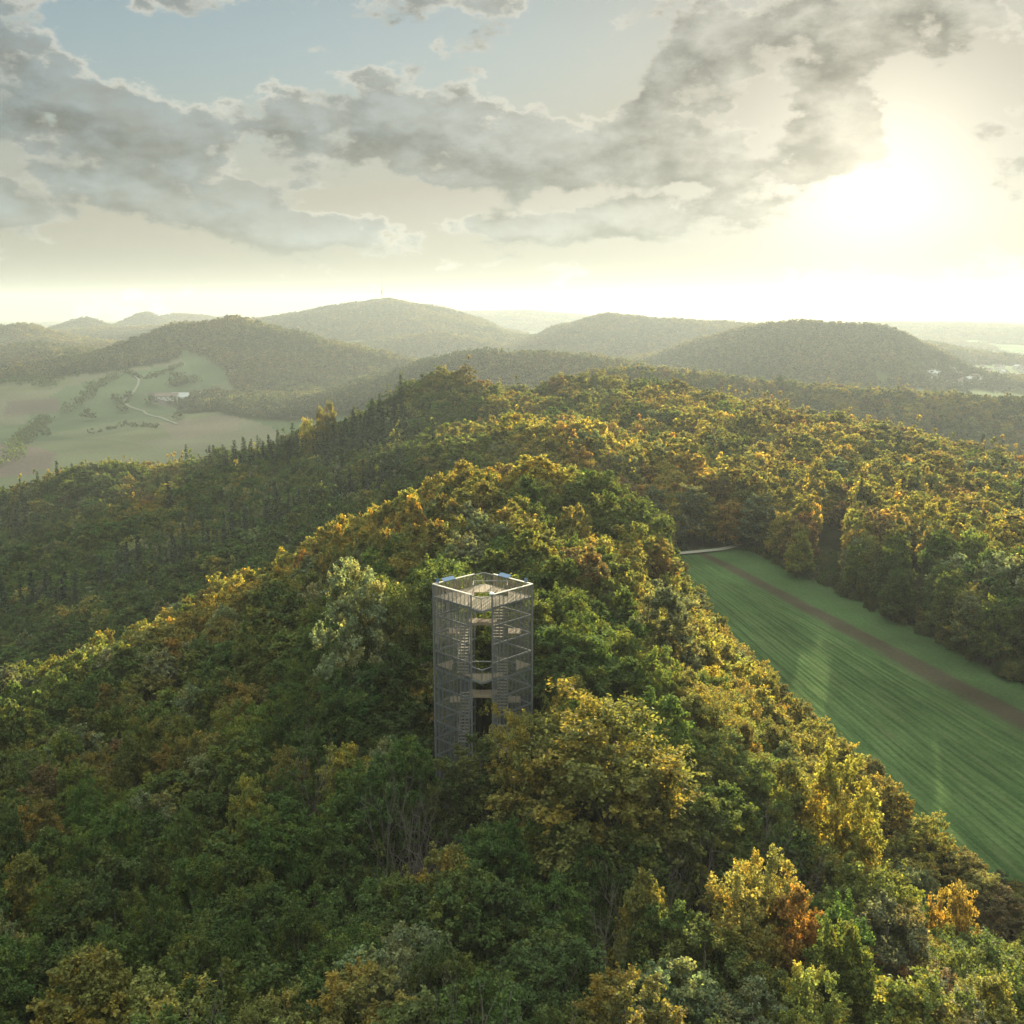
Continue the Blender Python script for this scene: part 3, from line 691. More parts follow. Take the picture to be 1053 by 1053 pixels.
# ------------------------------------------------------------------ tree prototypes
def unit(v): return v/np.maximum(np.linalg.norm(v, axis=-1, keepdims=True), 1e-9)
def leaf_quads(C, N, A, ln, wd):
    """one leaf spray face per centre: rhombus along A in the plane with normal N"""
    A = unit(A - (A*N).sum(-1, keepdims=True)*N); B = np.cross(N, A)
    ln = np.asarray(ln)[:, None]; wd = np.asarray(wd)[:, None]
    bend = N*ln*.18
    V = np.stack([C-A*ln*.5-bend*.4, C+B*wd*.5+bend*.3, C+A*ln*.5-bend*.5, C-B*wd*.5+bend*.3], 1).reshape(-1, 3)
    F = np.arange(len(V)).reshape(-1, 4)
    return V, F
def broad_crown(seed, Rw, z0, z1, nclump, ntwig, nleaf, leaf, flat=.55, top=1.0, lobes=5, droop=.0, gap=.0):
    r = np.random.default_rng(seed); H = z1-z0
    n = nclump
    # clump centres over a lumpy dome, plus some inside
    d = unit(r.normal(size=(n*3, 3))); d = d[d[:, 2] > -.45][:n]; n = len(d)
    lobe = unit(r.normal(size=(lobes, 3))*np.array([1, 1, .6])+np.array([0, 0, .35])); amp = r.uniform(-.32, .30, lobes)
    rad = 1+(np.exp(-((d[:, None]-lobe[None])**2).sum(-1)/.35)*amp).sum(1)
    k = r.uniform(.72, 1.0, n); k[r.random(n) < .22] *= .6
    prof = np.where(d[:, 2] > 0, 1.0, .85)
    cc = np.stack([d[:, 0]*Rw*rad*k, d[:, 1]*Rw*rad*k, z0+H*(.36+.60*np.sign(d[:, 2])*np.abs(d[:, 2])**(1/top)*k*rad*np.where(d[:, 2] > 0, 1, .8))], 1)
    if gap: cc = cc[vnoise(cc[:, 0]+50*seed, cc[:, 1]+cc[:, 2]*.7, 2.2, seed) > gap-.5]; n = len(cc)
    out = unit(cc-np.array([0, 0, z0+H*.15]))
    cvar = r.random(n)
    # twigs fan out of each clump, leaves sit along the twigs
    nt = ntwig; o = np.repeat(out, nt, 0); c0 = np.repeat(cc, nt, 0)
    td = unit(o*1.0+r.normal(size=o.shape)*.75+np.array([0, 0, .12-droop]))
    tl = Rw*.27*r.uniform(.55, 1.15, len(td))
    start = c0 + r.normal(size=o.shape)*Rw*np.array([.085, .085, .045])
    nl = nleaf; t = r.random((len(td), nl))**.8
    C = start[:, None]+td[:, None]*(t*tl[:, None])[..., None] + r.normal(size=(len(td), nl, 3))*Rw*.036*(1.1-t*.5)[..., None]
    C[..., 2] -= (t**2)*tl[:, None]*(.14+droop)
    C = C.reshape(-1, 3); od = np.repeat(td, nl, 0)
    N = unit(np.array([0, 0, 1.0])*flat*1.6 + od*.35 + r.normal(size=C.shape)*.62)
    A = od + r.normal(size=C.shape)*.7
    ln = leaf*r.uniform(.7, 1.35, len(C)); V, F = leaf_quads(C, N, A, ln, ln*r.uniform(.5, .75, len(C)))
    lv = np.repeat(r.random(len(C)), 4); cv = np.repeat(np.repeat(cvar, nt*nl)[:len(C)]*.75+r.random(len(C))*.25, 4)
    # shift to sit above z0
    return V, F, lv, cv, cc
def trunk_mb(seed, cc, z0, rad=.24, limbs=9, base=-1.2):
    r = np.random.default_rng(seed+99); mb = MB()
    top = cc[:, 2].max()*.9; lean = r.normal(size=2)*.35
    p = [np.array([lean[0]*t*t, lean[1]*t*t, base+(top-base)*t])+np.append(r.normal(size=2)*.08, 0)*(t > 0) for t in np.linspace(0, 1, 7)]
    mb.tube(p, [rad*(1.25 if i == 0 else 1-.13*i) for i in range(7)], 7)
    for i in r.choice(len(cc), min(limbs, len(cc)), replace=False):
        t = r.uniform(.35, .8); a = p[int(t*6)]
        e = cc[i]*np.array([.92, .92, 1]); mid = (a+e)/2+np.array([0, 0, -.1])+r.normal(size=3)*.25
        if e[2] < a[2]: continue
        mb.tube([a, mid, e], [rad*.42, rad*.26, .03], 5)
    return mb
def spruce(seed, Rw, H, layers, per, leaf, nq):
    r = np.random.default_rng(seed); Cs = []; As = []; Ns = []; cv = []
    for i in range(layers):
        t = i/(layers-1); z = 1.2+(H-1.2)*t; rr_ = Rw*(1-t)**.85*r.uniform(.85, 1.1)+.12
        m = max(4, int(per*(1-t*.6)))
        for j in range(m):
            a = 2*pi*(j+r.random())/m; d = np.array([cos(a), sin(a), 0]); L = rr_*r.uniform(.7, 1.12); c_ = r.random()
            q = max(2, int(nq*L/Rw))
            s_ = r.random(q)
            C = np.array([0, 0, z])+d*(s_*L)[:, None]+r.normal(size=(q, 3))*.13*Rw*.5; C[:, 2] += (-.42*s_+.12*s_**2*2)*L*.9
            Cs.append(C); As.append(np.repeat(d[None], q, 0)+r.normal(size=(q, 3))*.5); Ns.append(unit(np.array([0, 0, 1.])+d*.5+r.normal(size=(q, 3))*.4)); cv.append(np.full(q, c_*.5))
    C = np.concatenate(Cs); A = np.concatenate(As); N = np.concatenate(Ns); ln = leaf*r.uniform(.7, 1.3, len(C))
    V, F = leaf_quads(C, N, A, ln, ln*.5)
    return V, F, np.repeat(r.random(len(C)), 4), np.repeat(np.concatenate(cv), 4)
def crown_mesh(name, V, F, lv, cv, m):
    return mesh_from(name, V, F, [m], attrs=[('leafvar', 'FLOAT', 'POINT', lv), ('clumpvar', 'FLOAT', 'POINT', cv)])
def join_crown_trunk(name, V, F, lv, cv, mb, m, bark):
    TV = np.concatenate(mb.V); F4 = np.array([f for f in mb.F if len(f) == 4]) + len(V)
    fm = np.concatenate([np.zeros(len(F)), np.ones(len(F4))])
    VV = np.concatenate([V, TV]); z = np.zeros(len(TV))
    return mesh_from(name, VV, [F, F4], [m, bark], fm=fm, attrs=[('leafvar', 'FLOAT', 'POINT', np.concatenate([lv, z])), ('clumpvar', 'FLOAT', 'POINT', np.concatenate([cv, z]))])

NEAR = []                       # (crown mesh, trunk mesh), unit trees about 16 m tall, crown radius about 4
specs = [(4.2,4.5,16,1.0,.55,0),(3.7,4.0,17,.9,.5,0),(4.6,5.0,15.5,1.1,.6,.05),(3.9,4.5,16.5,.8,.5,.0),(4.4,3.5,16,1.0,.35,.1),
         (3.4,4.0,17,.75,.5,0),(4.8,5,15,1.1,.6,0),(4.0,4.5,16,.9,.45,.05),(4.2,.2,15.5,.9,.5,0),(3.8,-.2,14.5,1,.5,.05)]
for i, (Rw, z0, z1, top, flat, droop) in enumerate(specs):
    V, F, lv, cv, cc = broad_crown(100+i, Rw, z0, z1, 120, 9, 29, .26, flat, top, 6, droop, gap=.12)
    NEAR.append((crown_mesh('crown', V, F, lv, cv, LEAF), trunk_mb(i, cc, z0).mesh('trunk', BARK, True)))
MIDP, FARP, SPRP, FARS = [], [], [], []
def proto(name, me, lst):
    o = bpy.data.objects.new(name, me); lst.append(o)
for i in range(6):
    Rw, z0, z1, top, flat, droop = specs[i]
    V, F, lv, cv, cc = broad_crown(200+i, Rw, z0, z1, 72, 7, 9, .66, flat, top, 6, droop, gap=.08)
    proto('wood_tree_%d' % i, join_crown_trunk('wood_tree', V, F, lv, cv, trunk_mb(i, cc, z0, .26, 5), LEAF, BARK), MIDP)
for i in range(5):
    Rw, z0, z1, top, flat, droop = specs[i]
    V, F, lv, cv, cc = broad_crown(300+i, Rw, z0-2, z1, 26, 3, 4, 1.9, flat, top, 5, droop)
    proto('hill_tree_%d' % i, crown_mesh('hill_tree', V, F, lv, cv, LEAF), FARP)
SPRUCE_NEAR = []
for i in range(3):
    V, F, lv, cv = spruce(400+i, 2.7+.3*i, 20+i, 26, 13, .95, 9)
    mb = MB(); mb.tube([(0, 0, -1.2), (0, 0, 10), (0, 0, 20+i)], [.25, .17, .03], 6)
    SPRUCE_NEAR.append((crown_mesh('crown', V, F, lv, cv, NEEDLE), mb.mesh('trunk', BARK, True)))
    V, F, lv, cv = spruce(450+i, 2.9+.3*i, 20+i, 24, 10, 1.3, 6)
    proto('wood_spruce_%d' % i, crown_mesh('wood_spruce', V, F, lv, cv, NEEDLE), FARS)

def stuff(name, protos, pos, rot, scl, idx, tint, label, cat):
    """one object: points that carry trees of the given kinds through geometry nodes"""
    me = bpy.data.meshes.new(name); me.vertices.add(len(pos)); me.vertices.foreach_set('co', np.asarray(pos, np.float32).ravel())
    for an, typ, dat in (('turn', 'FLOAT', rot), ('size', 'FLOAT_VECTOR', scl), ('pick', 'INT', idx), ('tint', 'FLOAT_VECTOR', tint)):
        a = me.attributes.new(an, typ, 'POINT'); a.data.foreach_set('vector' if typ == 'FLOAT_VECTOR' else 'value', np.asarray(dat, np.int32 if typ == 'INT' else np.float32).ravel())
    col = bpy.data.collections.new(name+'_kinds')
    for o in protos: col.objects.link(o)
    ng = bpy.data.node_groups.new(name, 'GeometryNodeTree')
    ng.interface.new_socket('Geometry', in_out='INPUT', socket_type='NodeSocketGeometry'); ng.interface.new_socket('Geometry', in_out='OUTPUT', socket_type='NodeSocketGeometry')
    N = ng.nodes.new; gi = N('NodeGroupInput'); go = N('NodeGroupOutput'); ci = N('GeometryNodeCollectionInfo'); ip = N('GeometryNodeInstanceOnPoints')
    ci.inputs['Collection'].default_value = col; ci.inputs['Separate Children'].default_value = True; ci.inputs['Reset Children'].default_value = True
    def na(nm, dt): 
        nd = N('GeometryNodeInputNamedAttribute'); nd.data_type = dt; nd.inputs['Name'].default_value = nm; return nd.outputs['Attribute']
    cx = N('ShaderNodeCombineXYZ'); Lk = ng.links.new
    Lk(na('turn', 'FLOAT'), cx.inputs[2]); e2r = N('FunctionNodeEulerToRotation'); Lk(cx.outputs[0], e2r.inputs[0])
    Lk(gi.outputs[0], ip.inputs['Points']); Lk(ci.outputs[0], ip.inputs['Instance']); ip.inputs['Pick Instance'].default_value = True
    Lk(na('pick', 'INT'), ip.inputs['Instance Index']); Lk(e2r.outputs[0], ip.inputs['Rotation']); Lk(na('size', 'FLOAT_VECTOR'), ip.inputs['Scale'])
    Lk(ip.outputs[0], go.inputs[0])
    o = obj(name, me, label=label, cat=cat, kind='stuff'); md = o.modifiers.new('trees', 'NODES'); md.node_group = ng
    return o

# ------------------------------------------------------------------ where the trees stand
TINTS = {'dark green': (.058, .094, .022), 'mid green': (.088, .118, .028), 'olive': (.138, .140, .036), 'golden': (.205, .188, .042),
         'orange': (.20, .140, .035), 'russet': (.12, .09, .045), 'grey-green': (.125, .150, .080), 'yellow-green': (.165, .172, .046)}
TN = list(TINTS); TV_ = np.array([TINTS[k] for k in TN])
def hexgrid(x0, x1, y0, y1, s, jit):
    ys = np.arange(y0, y1, s*.866); xs = np.arange(x0, x1, s)
    X, Y = np.meshgrid(xs, ys); X = X+((np.arange(len(ys)) % 2)*s*.5)[:, None]
    return (X+rng.uniform(-jit, jit, X.shape)*s).ravel(), (Y+rng.uniform(-jit, jit, X.shape)*s).ravel()
def project(x, y, z):
    f = y*cos(PITCH)-z*sin(PITCH); up = y*sin(PITCH)+z*cos(PITCH)
    return CX+FPX*x/f, CY-FPX*up/f
TOWER = (-2.8, 93.0); TGZ = -44.0
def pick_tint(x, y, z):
    """autumn colour by place: green on the shaded left flank, gold and rust along the crest and the field; some tints stand in for sun and shade"""
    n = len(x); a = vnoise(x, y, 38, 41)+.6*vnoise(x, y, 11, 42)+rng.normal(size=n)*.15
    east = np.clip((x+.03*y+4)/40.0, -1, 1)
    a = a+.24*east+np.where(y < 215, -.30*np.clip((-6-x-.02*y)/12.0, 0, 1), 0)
    rim = (y < 230) & (x < 10) & (np.abs(y-(196+.62*x*(1+.001*x))) < 20)      # brow of the left flank, where golden leaf tint stands in for sunlight
    a = a+np.where(rim, .50, 0)+np.where((x < -.33*y) & (y > 400), .5, 0)  # golden shift paints the sunlight on the brow and the far left knoll
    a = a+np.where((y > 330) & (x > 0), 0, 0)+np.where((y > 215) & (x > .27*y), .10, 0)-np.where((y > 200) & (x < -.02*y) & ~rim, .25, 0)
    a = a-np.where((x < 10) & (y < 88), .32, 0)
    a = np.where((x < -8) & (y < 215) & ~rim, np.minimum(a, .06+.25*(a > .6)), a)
    fd_, _i = seg_dist(x, y, FIELD); a = a-np.where((fd_ < 22) & (y > 150) & (x > 60), .38, 0)  # darker green tint on the treeline past the field stands in for shade
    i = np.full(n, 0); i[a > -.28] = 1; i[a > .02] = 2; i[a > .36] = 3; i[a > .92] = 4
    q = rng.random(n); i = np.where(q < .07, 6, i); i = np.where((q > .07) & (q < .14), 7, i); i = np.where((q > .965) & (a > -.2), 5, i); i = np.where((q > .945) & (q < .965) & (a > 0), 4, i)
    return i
def vary(t, s=.16):
    n = len(t); k = np.exp(rng.normal(size=(n, 1))*s); return t*k*np.exp(rng.normal(size=(n, 3))*.05)

HEROES = [  # trees that stand out: u, top v, distance, width, colour, label
 (628,703,80,1.42,'olive','largest rounded tree, olive with a golden top, just right of the lattice tower'),
 (540,716,84,.72,'yellow-green','bright yellow-green tree rising in front of the right corner of the tower foot'),
 (362,572,104,1.05,'grey-green','pale grey-green tree, the greyest one, left of the lattice tower'),
 (398,576,106,.8,'mid green','fresh green tree between the pale grey-green tree and the lattice tower'),
 (688,598,118,1.15,'grey-green','pale green round tree between the lattice tower and the mown field'),
 (586,686,92,.62,'yellow-green','small bright tree right behind the largest rounded tree, by the tower'),
 (818,905,66,.62,'orange','orange-leaved tree low on the near slope, the brightest orange one near the viewer'),
 (765,882,66,.85,'yellow-green','pale olive tree beside the brightest orange tree near the viewer'),
 (660,890,66,.62,'yellow-green','small sunlit yellow-green crown near the bare bushes below the big rounded tree'),
 (698,985,58,.85,'grey-green','light green tree at the bottom edge, below the small sunlit crown'),
 (520,902,66,.85,'dark green','dark green tree with a pointed sunlit tip, below the tower foot'),
 (456,858,72,.72,'yellow-green','sunlit yellow-green top straight below the tower foot'),
 (356,762,90,.8,'golden','golden-topped tree on the shaded flank left of the tower foot'),
 (985,893,82,.62,'orange','orange-brown tree where the wood meets the lower end of the mown field'),
 (862,770,88,.95,'golden','broad golden tree on the sunny flank above the mown field'),
 (316,424,470,.9,'golden','shorter of the sunlit tall trees on the far rim'),
 (328,416,474,.75,'golden','middle one of the sunlit tall trees on the far rim'),
 (338,408,478,.8,'olive','tallest of the sunlit tall trees on the far rim'),
]
BARE = [(432,800,83,8.5),(402,812,79,7),(455,822,80,6),(330,772,86,6.5),(655,880,71,8),(700,868,75,7.5),(770,872,76,8.5),(800,862,78,7),(628,912,66,6.5),(470,1032,52,6),(535,1035,51,6.5),(212,1030,55,6)]
# near and middle wood
xa, ya = hexgrid(-200, 260, -30, 300, 5.0, .34); k = ~((xa < -10) & (ya < 215)); xa, ya = xa[k], ya[k]
xc, yc = hexgrid(-200, -10, -30, 215, 4.2, .36); xa = np.concatenate([xa, xc]); ya = np.concatenate([ya, yc])
xb, yb = hexgrid(-520, 560, 300, 960, 6.6, .36); k = ~((xb > -.02*yb) & (rng.random(len(xb)) < .22)); xb, yb = xb[k], yb[k]
ax_ = np.concatenate([xa, xb]); ay_ = np.concatenate([ya, yb])
k = (np.abs(ax_) < .53*np.maximum(ay_, 0)*1.08+60); ax_, ay_ = ax_[k], ay_[k]
az_, af_ = height(ax_, ay_, True)
tower_clear = (np.hypot(ax_-TOWER[0], ay_-TOWER[1]) < 7.6) | ((np.abs(ax_-TOWER[0]-1.0) < 5.5) & (ay_ < TOWER[1]) & (ay_ > TOWER[1]-6))
fd, fin = seg_dist(ax_, ay_, FIELD)
k = (af_ > .5) & ~tower_clear
for (u, vt, y, sx, *_r) in HEROES:
    q = P(u, vt, y); k &= np.hypot(ax_-q[0], ay_-q[1]) > 3.4*sx
for (u, v, y, h_) in BARE:
    q = P(u, v, y); k &= ~((np.abs(ax_-q[0]) < 2.6) & (ay_ > q[1]-5.5) & (ay_ < q[1]+2.2))
fd = fd[k]; ax_, ay_, az_ = ax_[k], ay_[k], az_[k]
n = len(ax_)
edge = np.where((fd < 11) & (ax_ < 62) & (ay_ < 250), .72, 1.0)
asc = np.where((ax_ < -10) & (ay_ < 215), .72, np.where(ay_ < 300, .88, np.where(ax_ > -.02*ay_, 1.14, .98)))*np.where(rng.random(n) < .16, rng.uniform(1.1, 1.4, n), rng.uniform(.68, 1.08, n)); ahs = rng.uniform(.84, 1.08, n)*(.55+.45*np.maximum(asc, .8))*edge; asc = asc*np.sqrt(edge)
# the trees just in front of the tower stay below the sight line to its foot
sl_ = (np.abs(ax_-TOWER[0]-.5) < 8.0) & (ay_ < 90) & (ay_ > 55)
lim_ = (-ay_*tan(R(22.7))-.6-az_)/17.0
ahs = np.where(sl_, np.minimum(ahs, np.maximum(lim_, .3)), ahs); asc = np.where(sl_, np.minimum(asc, .45+ahs*.5), asc)
# trees above the lower end of the field are shorter, it stays in sight over them
su_, sv_ = project(ax_, ay_, az_+16*ahs)
vs_ = np.interp(su_, [650, 690, 740, 830, 930, 1040, 1150], [500, 568, 643, 722, 808, 915, 1020])-8
be_ = np.arctan((CY-vs_)/FPX)-PITCH
cut_ = (su_ > 650) & (su_ < 1160) & (ay_ < 165) & (ay_ > 40)
ahs = np.where(cut_, np.minimum(ahs, np.maximum((ay_*np.tan(be_)-az_)/16.5, .25)), ahs); asc = np.where(cut_, np.minimum(asc, .35+.6*ahs), asc)
# a narrow gap in the tree rows lets sunlight down to the mown field
ca_, sa_ = cos(R(SUN_AZ)), sin(R(SUN_AZ))
for (u, v, hw) in ((836, 682, 2.9), (968, 795, .8)):
    gx, gy = on_plane(u, v, FZ); rx, ry = ax_-gx, ay_-gy
    al = rx*sa_+ry*ca_; la = rx*ca_-ry*sa_
    inb = (al > 2) & (al < 190) & (az_+17*ahs > FZ+al*tan(R(SUN_EL))+1.0) & (np.abs(la) < hw+4.6*asc)
    small = np.minimum(asc, .8); nl = np.sign(la)*(hw+4.4*small)
    ax_ = np.where(inb, ax_+(nl-la)*ca_, ax_); ay_ = np.where(inb, ay_-(nl-la)*sa_, ay_); asc = np.where(inb, small, asc)
    az_ = np.where(inb, height(ax_, ay_), az_)
n = len(ax_); ti = pick_tint(ax_, ay_, az_)
# spruces stand together on the middle slope and here and there in the wood
spr = ((vnoise(ax_, ay_, 60, 51) > .12) & (ay_ > 300) & (ax_ < -.10*ay_) & (rng.random(n) < .8)) | ((ay_ > 225) & (rng.random(n) < .008))
U, Vv = project(ax_, ay_, az_+15*ahs)
# hidden behind nearer ground?
vis = (U > -25) & (U < 1078) & (Vv < 1075) & (ay_ > 20)
ts = np.linspace(.15, .97, 40)[:, None]
tz = az_+15*ahs
hh = height(ts*ax_[None], ts*ay_[None])
low = (hh + 12.0 > ts*tz[None]) & (np.hypot(ts*ax_[None]-ax_[None], ts*ay_[None]-ay_[None]) > 9)
vis &= ~low.any(0)
dist = np.sqrt(ax_**2+ay_**2+tz**2)
cand = np.nonzero(vis & ~spr)[0]; sel = cand[np.argsort(dist[cand]-12*(asc[cand]-1))][:270]
candS = np.nonzero(vis & spr)[0]; selS = candS[np.argsort(dist[candS])][:60]
single = np.zeros(n, bool); single[sel] = True; single[selS] = True
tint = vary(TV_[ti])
STINT = np.array([.030, .045, .022])
rotz = rng.uniform(0, 2*pi, n)

ORD = ['first', 'second', 'third', 'fourth', 'fifth', 'sixth', 'seventh', 'eighth', 'ninth', 'tenth', 'eleventh', 'twelfth', 'thirteenth', 'fourteenth', 'fifteenth', 'sixteenth']
def zone(u, v, x, y):
    """a findable place name for a tree"""
    tu, tv = 497, 690
    if abs(u-tu) < 95 and 560 < v < 800 and abs(x-TOWER[0]) < 12 and y < 118:
        return 'just beyond the lattice tower' if y > 99 else ('close beside the lattice tower' if y > 84 else 'just in front of the lattice tower')
    if y > 210: return 'in the wood across the mown field'
    dd, ins = seg_dist(np.array([x]), np.array([y]), FIELD)
    if dd[0] < 17 and y < 260: return 'bordering the mown field'
    if v < 560: return 'on the crest behind the tower' if u > 420 else 'on the rim behind the tower, left'
    band = 'level with tower top' if v < 640 else 'level with tower shaft' if v < 770 else 'below tower foot' if v < 880 else 'low on near slope' if v < 975 else 'at bottom edge'
    side = 'far left' if u < 150 else 'left flank' if u < 400 else 'middle' if u < 600 else 'right flank' if u < 800 else 'far right'
    return band + ', ' + side
info = {}
for i in sel:
    key = (TN[ti[i]], zone(U[i], Vv[i], ax_[i], ay_[i])); info.setdefault(key, []).append(i)
labels = {}
for (cn, zn), lst in info.items():
    lst = sorted(lst, key=lambda i: U[i])
    for q, i in enumerate(lst):
        if len(lst) == 1: labels[i] = 'only %s tree %s' % (cn, zn)
        else: labels[i] = '%s %s tree from left among those %s' % (ORD[q] if q < 16 else 'a further', cn, zn)
def copy_tree(pair, loc, rz, sx, sz, tnt, label, cat, group, name):
    e = empty(name, loc, label, cat, group, rz); e.scale = (sx, sx, sz)
    c = bpy.data.objects.new('crown', pair[0]); S.collection.objects.link(c); c.parent = e; c['tint'] = [float(q) for q in tnt]
    t = bpy.data.objects.new('trunk', pair[1]); S.collection.objects.link(t); t.parent = e
    return e
kindno = np.where(fd < 13, rng.integers(8, 10, size=n), rng.integers(0, 8, size=n))
for i in sel:
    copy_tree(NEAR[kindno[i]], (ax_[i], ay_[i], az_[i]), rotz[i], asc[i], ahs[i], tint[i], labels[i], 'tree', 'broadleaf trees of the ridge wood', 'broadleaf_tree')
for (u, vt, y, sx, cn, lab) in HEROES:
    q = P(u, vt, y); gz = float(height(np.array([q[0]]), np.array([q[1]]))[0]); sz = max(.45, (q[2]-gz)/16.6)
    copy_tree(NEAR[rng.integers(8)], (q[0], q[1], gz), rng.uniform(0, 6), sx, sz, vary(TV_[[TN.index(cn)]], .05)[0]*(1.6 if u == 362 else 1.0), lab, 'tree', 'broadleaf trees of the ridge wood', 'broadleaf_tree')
ss = sorted(selS, key=lambda i: U[i])
for q, i in enumerate(ss):
    copy_tree(SPRUCE_NEAR[rng.integers(3)], (ax_[i], ay_[i], az_[i]), rotz[i], asc[i], ahs[i], vary(STINT[None], .12)[0], 'dark spruce with a pointed top among the broadleaf trees', 'tree', 'spruces in the wood', 'spruce_tree')
r_ = ~single
near_rest = r_ & ~spr & ((dist < 235) | (fd < 13)); mid_rest = r_ & ~spr & ~near_rest; sp_rest = r_ & spr
NEARP = []
for i, (cm, tm) in enumerate(NEAR):
    Rw, z0, z1, top, flat, droop = specs[i]
    V, F, lv, cv, cc = broad_crown(100+i, Rw, z0, z1, 105, 8, 15, .45, flat, top, 6, droop, gap=.12)
    proto('ridge_tree_%02d' % i, join_crown_trunk('ridge_tree', V, F, lv, cv, trunk_mb(i, cc, z0, .26, 5), LEAF, BARK), NEARP)
def put_stuff(name, protos, m, label, cat, tn=None):
    N_ = int(m.sum())
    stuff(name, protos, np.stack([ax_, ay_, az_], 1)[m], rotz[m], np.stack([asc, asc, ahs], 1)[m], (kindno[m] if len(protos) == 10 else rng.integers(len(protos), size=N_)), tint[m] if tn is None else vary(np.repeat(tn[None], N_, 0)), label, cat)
put_stuff('ridge_forest', NEARP, near_rest, 'remaining broadleaf wood of the near ridge', 'forest')
put_stuff('forest', MIDP, mid_rest, 'autumn broadleaf forest on the ridges beyond the tower', 'forest')
put_stuff('spruce_forest', FARS, sp_rest, 'dark spruce stands on the middle slope', 'forest', STINT)

# brambles and bushes along the edge of the field
ux, uy = hexgrid(25, 150, 60, 275, 2.4, .42); ud, uin = seg_dist(ux, uy, FIELD); k = ~uin & (ud > .6) & (ud < 13) & ((uy < 256) | (ud > 6)) & (rng.random(len(ux)) < .85)
ux, uy, ud = ux[k], uy[k], ud[k]; uz = height(ux, uy); us = rng.uniform(.22, .42, len(ux))*np.clip(.6+ud*.05, 0, 1.1)
stuff('undergrowth', NEARP[8:], np.stack([ux, uy, uz-.3], 1), rng.uniform(0, 6.28, len(ux)), np.stack([us*1.1, us*1.1, us*.9], 1), rng.integers(2, size=len(ux)), vary(TV_[np.array([0, 1, 1, 6, 2])[rng.integers(5, size=len(ux))]]*.85), 'brambles and low bushes along the edge of the mown field', 'undergrowth')

# woods of the far hills
fx, fy, fs = [], [], []
for (y0, y1, s) in ((820, 2100, 7.8), (2100, 3300, 10.5), (3300, 5200, 15.0), (5200, 8200, 30.0)):
    a, b = hexgrid(-.56*y1-60, .56*y1+60, y0, y1, s, .4); kk_ = np.abs(a) < .545*b+40; a, b = a[kk_], b[kk_]
    fx.append(a); fy.append(b); fs.append(np.full(len(a), s))
fx, fy, fs = map(np.concatenate, (fx, fy, fs))
k = np.hypot(fx, fy) > 958 ; k |= fy > 960; fx, fy, fs = fx[k], fy[k], fs[k]
fz, ff = height(fx, fy, True); k = (ff > .5) & ~((vnoise(fx, fy, 85, 77)+.3*vnoise(fx, fy, 30, 78) > .40) & (fy < 4500))
# leave out slopes turned away and far out of sight
fx, fy, fz, fs = fx[k], fy[k], fz[k], fs[k]
tz = fz+25; ts = np.linspace(.3, .985, 36)[:, None]; seen = np.ones(len(fx), bool)
for i in range(0, len(fx), 20000):
    sl = slice(i, i+20000); h_ = height(ts*fx[None, sl], ts*fy[None, sl]); seen[sl] = ~((h_ > ts*tz[None, sl]+12).any(0))
fx, fy, fz, fs = fx[seen], fy[seen], fz[seen], fs[seen]
n2 = len(fx); print('far trees', n2, 'near+mid', n, 'single', single.sum())
sc = fs/7.6*rng.uniform(.85, 1.25, n2); sh = np.minimum(sc, 1.0)*rng.uniform(.8, 1.25, n2)*1.0
stand = vnoise(fx, fy, 130, 71)+.5*vnoise(fx, fy, 50, 72)+rng.normal(size=n2)*.16
sh = sh*(1+.45*vnoise(fx, fy, 60, 73)); sc = sc*(1+.3*vnoise(fx, fy, 75, 74))
ft = TV_[np.select([stand < -.25, stand < .0, stand < .2, stand < .38], [0, 1, 7, 2], 3)]*.55+.028
stuff('hill_forest', FARP, np.stack([fx, fy, fz-1], 1), rng.uniform(0, 6.28, n2), np.stack([sc, sc, sh], 1), rng.integers(len(FARP), size=n2), vary(ft, .12), 'hazy autumn woods covering the distant hills', 'forest')

# ------------------------------------------------------------------ bare and dead trees
def bare_mesh(seed, h):
    r = np.random.default_rng(seed); mb = MB()
    def grow(p, d, L, rad, lev):
        q = p+d*L*.5+r.normal(size=3)*L*.05; e = p+d*L+r.normal(size=3)*L*.09
        mb.tube([p, q, e], [rad, rad*.8, rad*.55], 4 if lev > 1 else 5)
        if lev >= 4: return
        for k in range(3 if lev < 3 else 2):
            nd = unit((d+r.normal(size=3)*.62+np.array([0, 0, .22]))[None])[0]
            grow(e if k < 2 else q, nd, L*r.uniform(.58, .8), max(rad*.58, .012), lev+1)
    for k in range(4):
        d = unit(np.array([[r.normal()*.35, r.normal()*.35, 1.0]]))[0]
        grow(np.array([r.normal()*.3, r.normal()*.3, -.6]), d, h*.36, .085, 0)
    return mb.mesh('branches', DEADBARK)
bm_ = [bare_mesh(i, 8.0) for i in range(4)]
where = ['leaning on the left side of the tower foot', 'a little left of the tower foot', 'nearest in front of the tower foot', 'on the shaded flank below the golden-topped tree', 'below the largest rounded tree, toward the tower',
         'below the largest rounded tree, toward the field', 'on the sunny flank, left of two', 'on the sunny flank, right of two', 'below the other bare trees under the largest crown',
         'at the bottom edge, straight below the tower', 'at the bottom edge, a little right of the tower line', 'at the bottom edge, far left of the tower']
for i, (u, v, y, h_) in enumerate(BARE):
    q = P(u, v, y); gz = ground_z(q); s_ = max(.8, (q[2]+h_*.45-gz)/8.0)
    e = empty('bare_tree', (q[0], q[1], gz), 'leafless grey tree '+where[i], 'bare tree', 'leafless trees of the near wood', tr.uniform(0, 6))
    e.scale = (min(s_, 1.0), min(s_, 1.0), s_)
    obj('branches', bm_[i % 4], e)

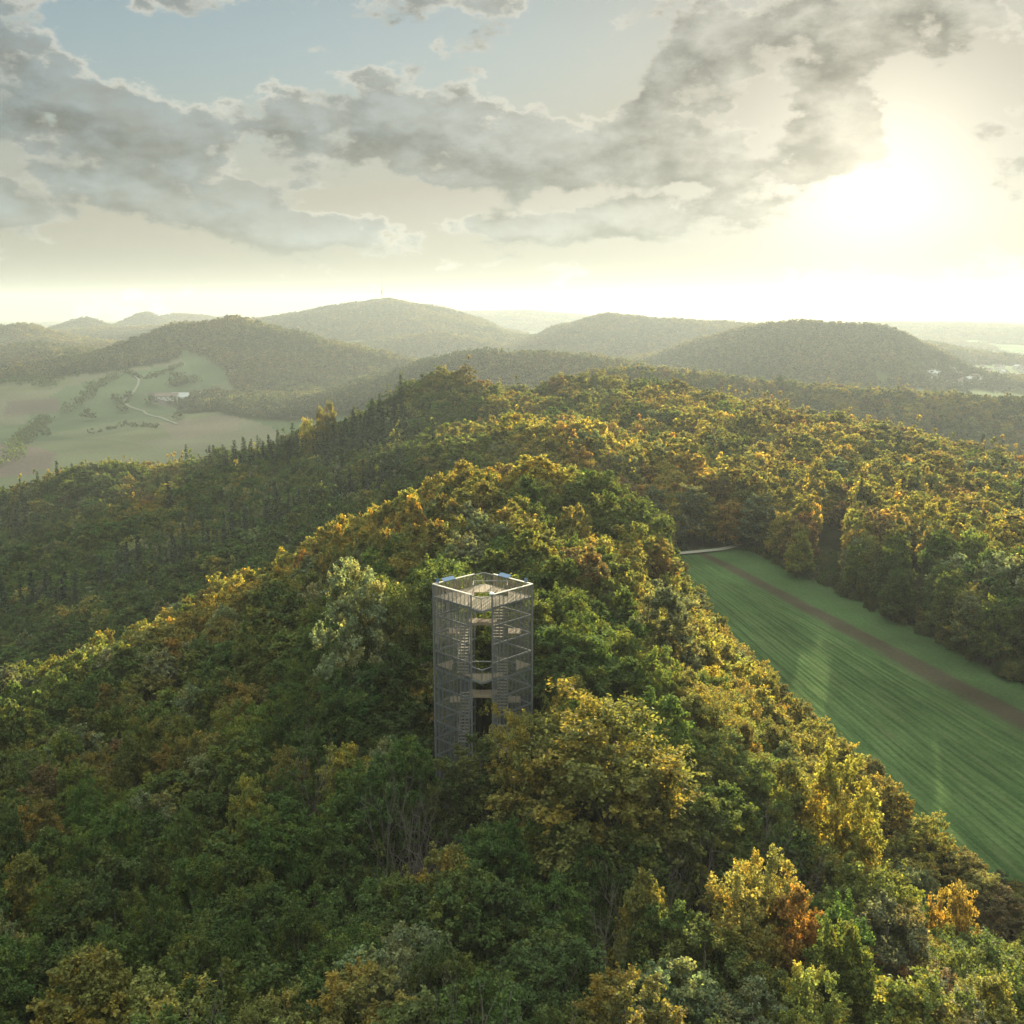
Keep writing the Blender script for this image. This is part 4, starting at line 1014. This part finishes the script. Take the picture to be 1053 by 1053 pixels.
# ------------------------------------------------------------------ single trees and hedges of the pasture
PT = [(91,433,'lone round tree in the open pasture below the farm track',1.5),(47,448,'small tree farther down the open pasture',.9),(120,414,'tree beside the bend of the farm track',1.1),(126,424,'larger tree below the bend of the farm track',1.4),
      (132,411,'small tree inside the bend of the farm track',1.0),(156,418,'tree left of the farm house',1.3),(180,396,'largest tree above the ploughed plot of the farm',1.7),(188,394,'second tree above the ploughed plot of the farm',1.3),
      (232,417,'hedge tree right of the farm barns',1.1),(240,418,'outermost hedge tree right of the farm barns',1.0),(183,432,'small tree at the foot of the farm track',.9),(178,418,'tree before the farm house',1.2),(33,446,'lowest small tree of the pasture',.8)]
for (u, v, lab, s_) in PT:
    x, y = hit(u, v); o = obj('pasture_tree', FARP[int(tr.integers(len(FARP)))].data, None, lab, 'tree', 'trees standing in the pasture')
    o.location = (x, y, ground_z((x, y))-3.0*s_); o.scale = (1.5*s_, 1.5*s_, s_); o.rotation_euler[2] = tr.uniform(0, 6); o['tint'] = [float(q) for q in TINTS['dark green']]
def hedge(pix, w, h, label, step=5):
    pts = dense([hit(u, v) for u, v in pix], step); Vs, Fs, l1, l2, n0 = [], [], [], [], 0
    for q in pts:
        z = ground_z(q); s_ = tr.uniform(.7, 1.25)
        V, F, lv, cv, cc = broad_crown(int(tr.integers(9999)), w*.6*s_, -1, h*s_, 10, 3, 5, 2.0)
        Vs.append(V+np.array([q[0]+tr.normal()*w*.2, q[1]+tr.normal()*w*.2, z])); Fs.append(F+n0); n0 += len(V); l1.append(lv); l2.append(cv)
    o = obj('hedge', crown_mesh('hedge', np.concatenate(Vs), np.concatenate(Fs), np.concatenate(l1), np.concatenate(l2), LEAF), None, label, 'hedge', 'hedges in the pasture')
    o['tint'] = [float(q) for q in TINTS['dark green']]
hedge([(-8,481),(8,476),(18,462),(30,447),(47,431)], 15, 10, 'broad overgrown hedge running down the lower pasture', 6)
hedge([(150,390),(162,386),(186,376)], 8, 6, 'thin straight hedge above the farm')
hedge([(122,380),(135,385),(144,389)], 8, 6, 'short hedge at the top of the farm track')
hedge([(70,426),(82,418),(98,400),(118,388)], 16, 11, 'thick hedge climbing the slope left of the farm track', 7)
hedge([(226,419),(250,417)], 10, 7, 'low hedge right of the farm barns')
hedge([(-10,396),(25,393),(58,398)], 30, 13, 'dark belt of trees at the far upper end of the pasture', 7)
hedge([(60,392),(85,384),(112,381)], 16, 10, 'tree row on the shoulder above the pasture', 7)
hedge([(-10,374),(30,368),(62,371),(100,376)], 22, 11, 'long tree row below the sunlit knoll', 8)
hedge([(180,398),(198,392)], 18, 12, 'clump of trees above the ploughed plot of the farm', 5)
hedge([(95,446),(130,437),(160,440)], 8, 5, 'low scattered hedge in the lower pasture', 12)
